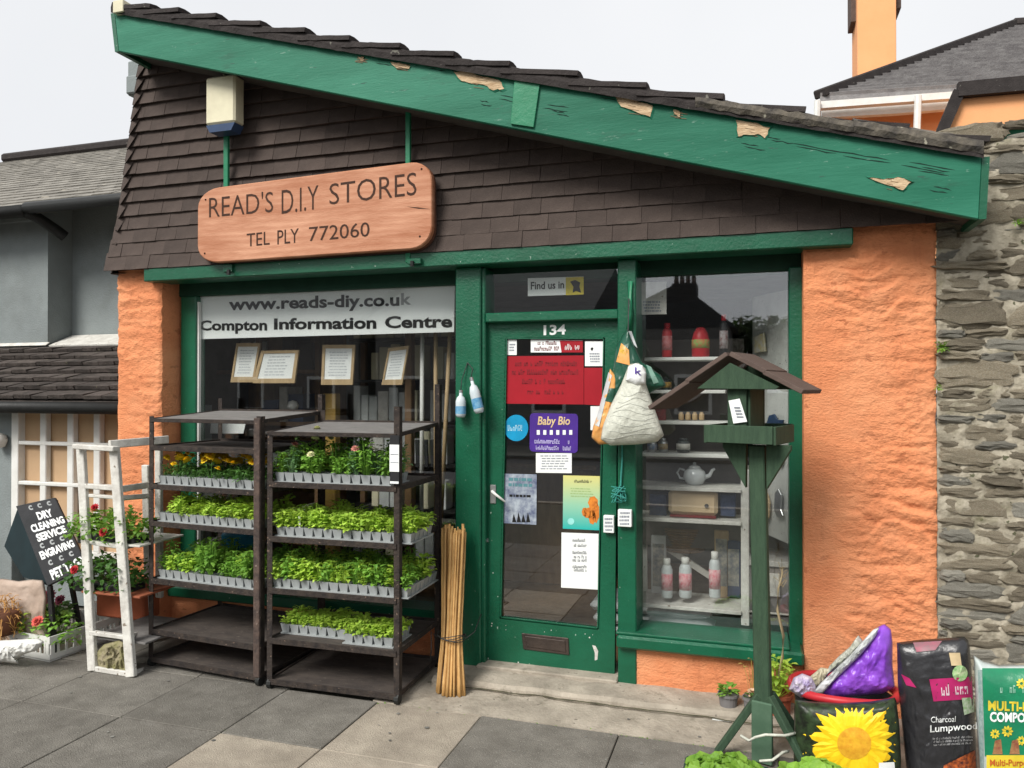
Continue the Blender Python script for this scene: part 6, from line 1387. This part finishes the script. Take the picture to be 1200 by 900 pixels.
# ================================================================ LEFT CORNER: STEP STAND, A-BOARD, CRATES
st_ = root('white_step_stand', 'old scuffed white wooden step stand carrying trays of trailing geraniums', 'plant stand', G(130, 790))
def yb(u0, v0, y0, u1, v1, y1, w, h, name='rail', m=WHITEW): return MB().bar(W(u0, v0, y0), W(u1, v1, y1), w, h, up=(0, 1, 0), bev=.004).build(name, m, st_)
A0, B0 = G(108, 786), G(154, 793); fy = A0.y
yb(95, 522, fy + .14, 109, 786, A0.y, .058, .03, 'leg'); yb(134, 524, fy + .1, 154, 793, B0.y, .062, .03, 'leg')
yb(171, 545, -.2, 176, 770, -.12, .05, .03, 'leg'); yb(186, 520, -.2, 187, 700, -.15, .045, .03, 'leg')
yb(88, 523, fy + .1, 136, 526, fy + .06, .03, .045); yb(128, 521, fy + .1, 197, 515, -.2, .05, .03); yb(96, 569, fy + .12, 136, 572, fy + .1, .03, .035); yb(98, 580, fy + .13, 137, 583, fy + .11, .02, .03)
yb(137, 574, fy + .1, 176, 568, -.2, .04, .02); yb(139, 584, fy + .1, 176, 581, -.2, .03, .02)
yb(98, 634, fy + .1, 145, 641, fy + .06, .025, .03); yb(145, 641, fy + .06, 178, 633, -.2, .035, .02)
yb(106, 741, fy + .02, 150, 747, fy + .02, .025, .03); yb(150, 747, fy + .02, 180, 738, -.15, .03, .02); yb(108, 783, A0.y, 152, 790, B0.y, .03, .02); yb(153, 790, B0.y, 186, 780, -.35, .03, .02)
a, b = W(100, 634, fy + .08), W(146, 640, fy + .08)
MB().box((a.x, fy + .07, a.z - .012), (b.x + .12, -.2, a.z), .002).build('step', WHITEW, st_); a2 = W(100, 691, fy + .08)
MB().box((a2.x, fy + .05, a2.z - .012), (b.x + .14, -.2, a2.z), .002).build('step', mat('terracotta step', (.33, .1, .05), (.25, .08, .04)), st_)
a3 = W(108, 745, fy + .04); MB().box((a3.x, fy + .03, a3.z - .012), (b.x + .2, -.15, a3.z), .002).build('step', SHELFG, st_)
def trailing(lab, u, v, y, L, r, h, seed, blooms):
    o = root('geranium_tray', lab, 'plant tray', W(u, v, y)); b = MB(); rr = random.Random(seed); p0 = Vector((0, 0, 0))
    for i in range(760):
        p = Vector((rr.uniform(-L, L), rr.gauss(0, r * .5), rr.uniform(-.04, h))); p.z *= 1 - .4 * abs(p.x / L) ** 2
        dd = Vector((rr.uniform(-1, 1), rr.uniform(-1, .4), rr.uniform(-.6, .8))); s = rr.uniform(.022, .042); leaf(b, p, dd, (0, 0, 1), s, s * .8, .15, .3)
    mkobj('foliage', b.mesh('foliage', LEAFM if seed % 2 else LEAFD), o)
    MB().box((-L * .85, -r * .5, -.06), (L * .85, r * .5, .0), .008).build('black_tray', BLACKP, o, local=True)
    for (k, x, yy, zz) in blooms: mkobj('bloom', BL[k], o, (x, yy, zz), (1.1, 0, 0))
    return o
trailing('upper black tray of trailing geraniums with two dark red blooms on the step stand', 133, 625, -.47, .25, .14, .15, 11, (('r', .045, -.12, .03), ('r', -.08, -.06, .16)))
trailing('lower tray of darker trailing geraniums with a round red bloom on the step stand', 128, 681, -.47, .25, .14, .16, 12, (('r', -.13, -.13, .09),))
o = root('orange_planter', 'brick orange trough seen through the step stand below the lower geraniums', 'planter', W(150, 700, -.3)); MB().box(W(112, 722, -.2), W(168, 690, -.2) + Vector((0, .15, 0)), .01).build('trough', mat('brick orange trough', (.42, .11, .05), (.33, .09, .04), rough=.8), o)
# A-board
ab = root('a_board', 'black tilted A-board sign with white hand lettering advertising dry cleaning and engraving', 'sign', G(50, 770))
q3 = {'TL': W(18, 593, -.36), 'TR': W(63.5, 583, -.36), 'BR': W(102, 664, -.5), 'BL': W(55, 687, -.52)}
def AB(s, t, e=0):
    n_ = (q3['TR'] - q3['TL']).cross(q3['BL'] - q3['TL']).normalized(); n_ = n_ if n_.y < 0 else -n_
    return q3['TL'].lerp(q3['TR'], s).lerp(q3['BL'].lerp(q3['BR'], s), t) + n_ * e
n_ = (q3['TR'] - q3['TL']).cross(q3['BL'] - q3['TL']).normalized(); n_ = n_ if n_.y < 0 else -n_
MB().prism([q3[k] for k in ('TL', 'TR', 'BR', 'BL')], -n_ * .02).build('front_panel', BLACKP, ab, bevel=.004)
MB().prism([q3['TL'] - n_ * .021, q3['BL'] - n_ * .021, W(27, 676, -.4), W(5, 640, -.3)], (0, .02, 0)).build('side_panel', mat('dark teal board', (.01, .025, .03), rough=.5), ab)
for dx in (.02, .95): MB().bar(AB(dx, 1.0, -.015), Vector((AB(dx, 1, 0).x + .04, -.5, 0)), .03, .02, up=(0, 1, 0)).build('leg', BLACKP, ab)
for dx in (.05, .9): MB().bar(AB(dx, .02, -.03), Vector((AB(dx, 0, 0).x - .02, -.1, 0)), .03, .02, up=(0, 1, 0)).build('leg', BLACKP, ab)
def abt(s, x0, x1, t0, t1): return text('lettering', s, [(x0, t0), (x1, t0), (x1, t1), (x0, t1)], lambda a, b: AB(a, b, .0015), WHITE, ab, bold=.045)
abt('DRY', .42, .8, .14, .245); abt('CLEANING', .16, .99, .275, .375); abt('SERVICE', .2, .93, .4, .5); abt('ENGRAVING', .12, .96, .61, .71); abt('PET TAGS', .18, .98, .85, .97)
for t, x in [(.065, .35), (.065, .58), (.065, .82), (.555, .25), (.555, .5), (.555, .75), (.775, .28), (.775, .55), (.775, .8)]:
    text('symbol', 'c', [(x - .05, t - .032), (x + .05, t - .032), (x + .05, t + .032), (x - .05, t + .032)], lambda a, b: AB(a, b, .0015), mat('grey chalk mark', (.4, .42, .42)), ab, bold=.03)
# sacks, straw basket, plastic sheet
pk = Sack([(-25, 680), (4, 678), (22, 681), (38, 679), (51, 680), (55, 700), (53, 720), (56, 742), (58, 766), (20, 769), (-25, 767)], -.5, .035, .008, 15, k=16, ridge=.8)
o = root('paper_sack', 'crumpled pinkish brown paper sack at the left edge under the A-board', 'sack', G(20, 775)); pk.build('paper', CARD, o)
bk = root('straw_basket', 'tangled golden straw basket at the far left edge', 'basket', W(0, 750, -.62)); bp_ = W(2, 722, -.64); b_ = MB(); r_ = random.Random(2)
MB().lathe([(.07, -.11), (.09, -.05), (.095, .02), (.08, .03), (0, .02)], bp_, 16).build('pot', mat('brown basket', (.15, .06, .03)), bk, smooth=True)
for i in range(240):
    a = r_.random() * 6.28; ph = r_.uniform(-1.3, 1.3); q = Vector((math.cos(a) * math.cos(ph) * .1, math.sin(a) * math.cos(ph) * .1, math.sin(ph) * .11)); d = Vector((r_.uniform(-1, 1), r_.uniform(-1, 1), r_.uniform(-1.5, .6))) * .05
    b_.tube([bp_ + q, bp_ + q + d * .6 + Vector((0, 0, .01)), bp_ + q + d], .0022, 3, False)
tag(b_.build('straw', STRAW, bk), kind='stuff')
pw = Sack([(-30, 752), (10, 750), (45, 748), (52, 752), (44, 762), (30, 766), (12, 775), (22, 778), (5, 776), (-30, 778)], -.72, .05, .012, 17); o = root('white_plastic_sheet', 'loose white plastic sheet on the pavement at the left edge', 'sheet', G(20, 785)); pw.build('film', WHITEP, o)
def crate(lab, P, wx_, dy_, h, rz, m, slots=True):
    o = root('plastic_crate', lab, 'crate', P, rz=rz); t = .008
    MB().box((0, 0, .004), (wx_, dy_, .012)).build('base', m, o, local=True)
    for sd in range(4):
        b = MB(); L = (wx_, dy_)[sd % 2]; n = 9 if L > .35 else 6
        def bb(s0, s1, z0, z1):
            if sd == 0: b.box((s0, 0, z0), (s1, t, z1))
            if sd == 2: b.box((s0, dy_ - t, z0), (s1, dy_, z1))
            if sd == 1: b.box((wx_ - t, s0, z0), (wx_, s1, z1))
            if sd == 3: b.box((0, s0, z0), (t, s1, z1))
        bb(0 if sd % 2 == 0 else t, L if sd % 2 == 0 else L - t, 0, h * .28); bb(0 if sd % 2 == 0 else t, L if sd % 2 == 0 else L - t, h * .72, h)
        for k in range(n + 1):
            w0 = .035 if k in (0, n) else .012; x = (L - w0) * k / n; bb(max(x, .009), min(x + w0, L - .009), h * .28, h * .72)
        b.build('side_panel', m, o, local=True)
    return o
cp = G(58, 776); cq = G(112, 757); ang = math.atan2((cq - cp).y, (cq - cp).x)
cr = crate('white slotted plastic crate of flowering plants on the pavement by the step stand', cp, .5, .36, .15, ang, WHITEP)
def bush(name, lab, P, r, h, seed, m, blooms, n=170, L=.045):
    o = root(name, lab, 'plant', P); mkobj('foliage', clump(n, r, h, L, seed, wd=.8).mesh('foliage', m), o)
    for k, x, y, z, s in blooms: mkobj('bloom', BL[k], o, (x, y, z), (.9, 0, 0), (s, s, s))
    return o
ca, sa = math.cos(ang), math.sin(ang)
def inc(x, y, z): return cp + Vector((ca * x - sa * y, sa * x + ca * y, z))
bush('geranium', 'leafy green geranium with a coral bloom in the front of the white crate', inc(.13, .12, .05), .14, .2, 61, LEAFM, (('o', -.03, -.1, .17, 1.2),))
bush('geranium', 'bright leafy plant without flowers at the left back of the white crate', inc(.1, .3, .08), .1, .19, 62, LEAFB, ())
bush('plum_flower', 'plant with a ruffled plum red bloom behind the coral geranium', inc(.3, .33, .1), .09, .15, 63, LEAFD, (('pl', 0, -.06, .2, 1.1), ('pl', .07, -.04, .18, .8)))
crate('second white plastic crate further back, seen through the step stand', G(118, 752) + Vector((.05, .12, .0)), .4, .28, .2, ang, WHITEP)
bush('white_flowers', 'small plant with pale cream flowers in the crate behind the step stand', G(118, 752) + Vector((.12, .3, .1)), .08, .14, 64, LEAFG, (('c', -.03, -.06, .15, 1.3), ('c', .05, -.05, .14, 1.3), ('c', .0, -.07, .1, 1.2)))
mg = Sack([(112, 765), (122, 755), (140, 750), (152, 756), (154, 775), (150, 790), (118, 788), (113, 780)], -.6, .03, .016, 18, k=6); o = root('mossy_sack', 'mossy green brown sack lying under the step stand', 'sack', G(132, 785)); mg.build('cloth', mat('mossy sack', (.2, .19, .08), (.28, .24, .16), sc=14, rough=.95, bump=.8, bsc=30), o)
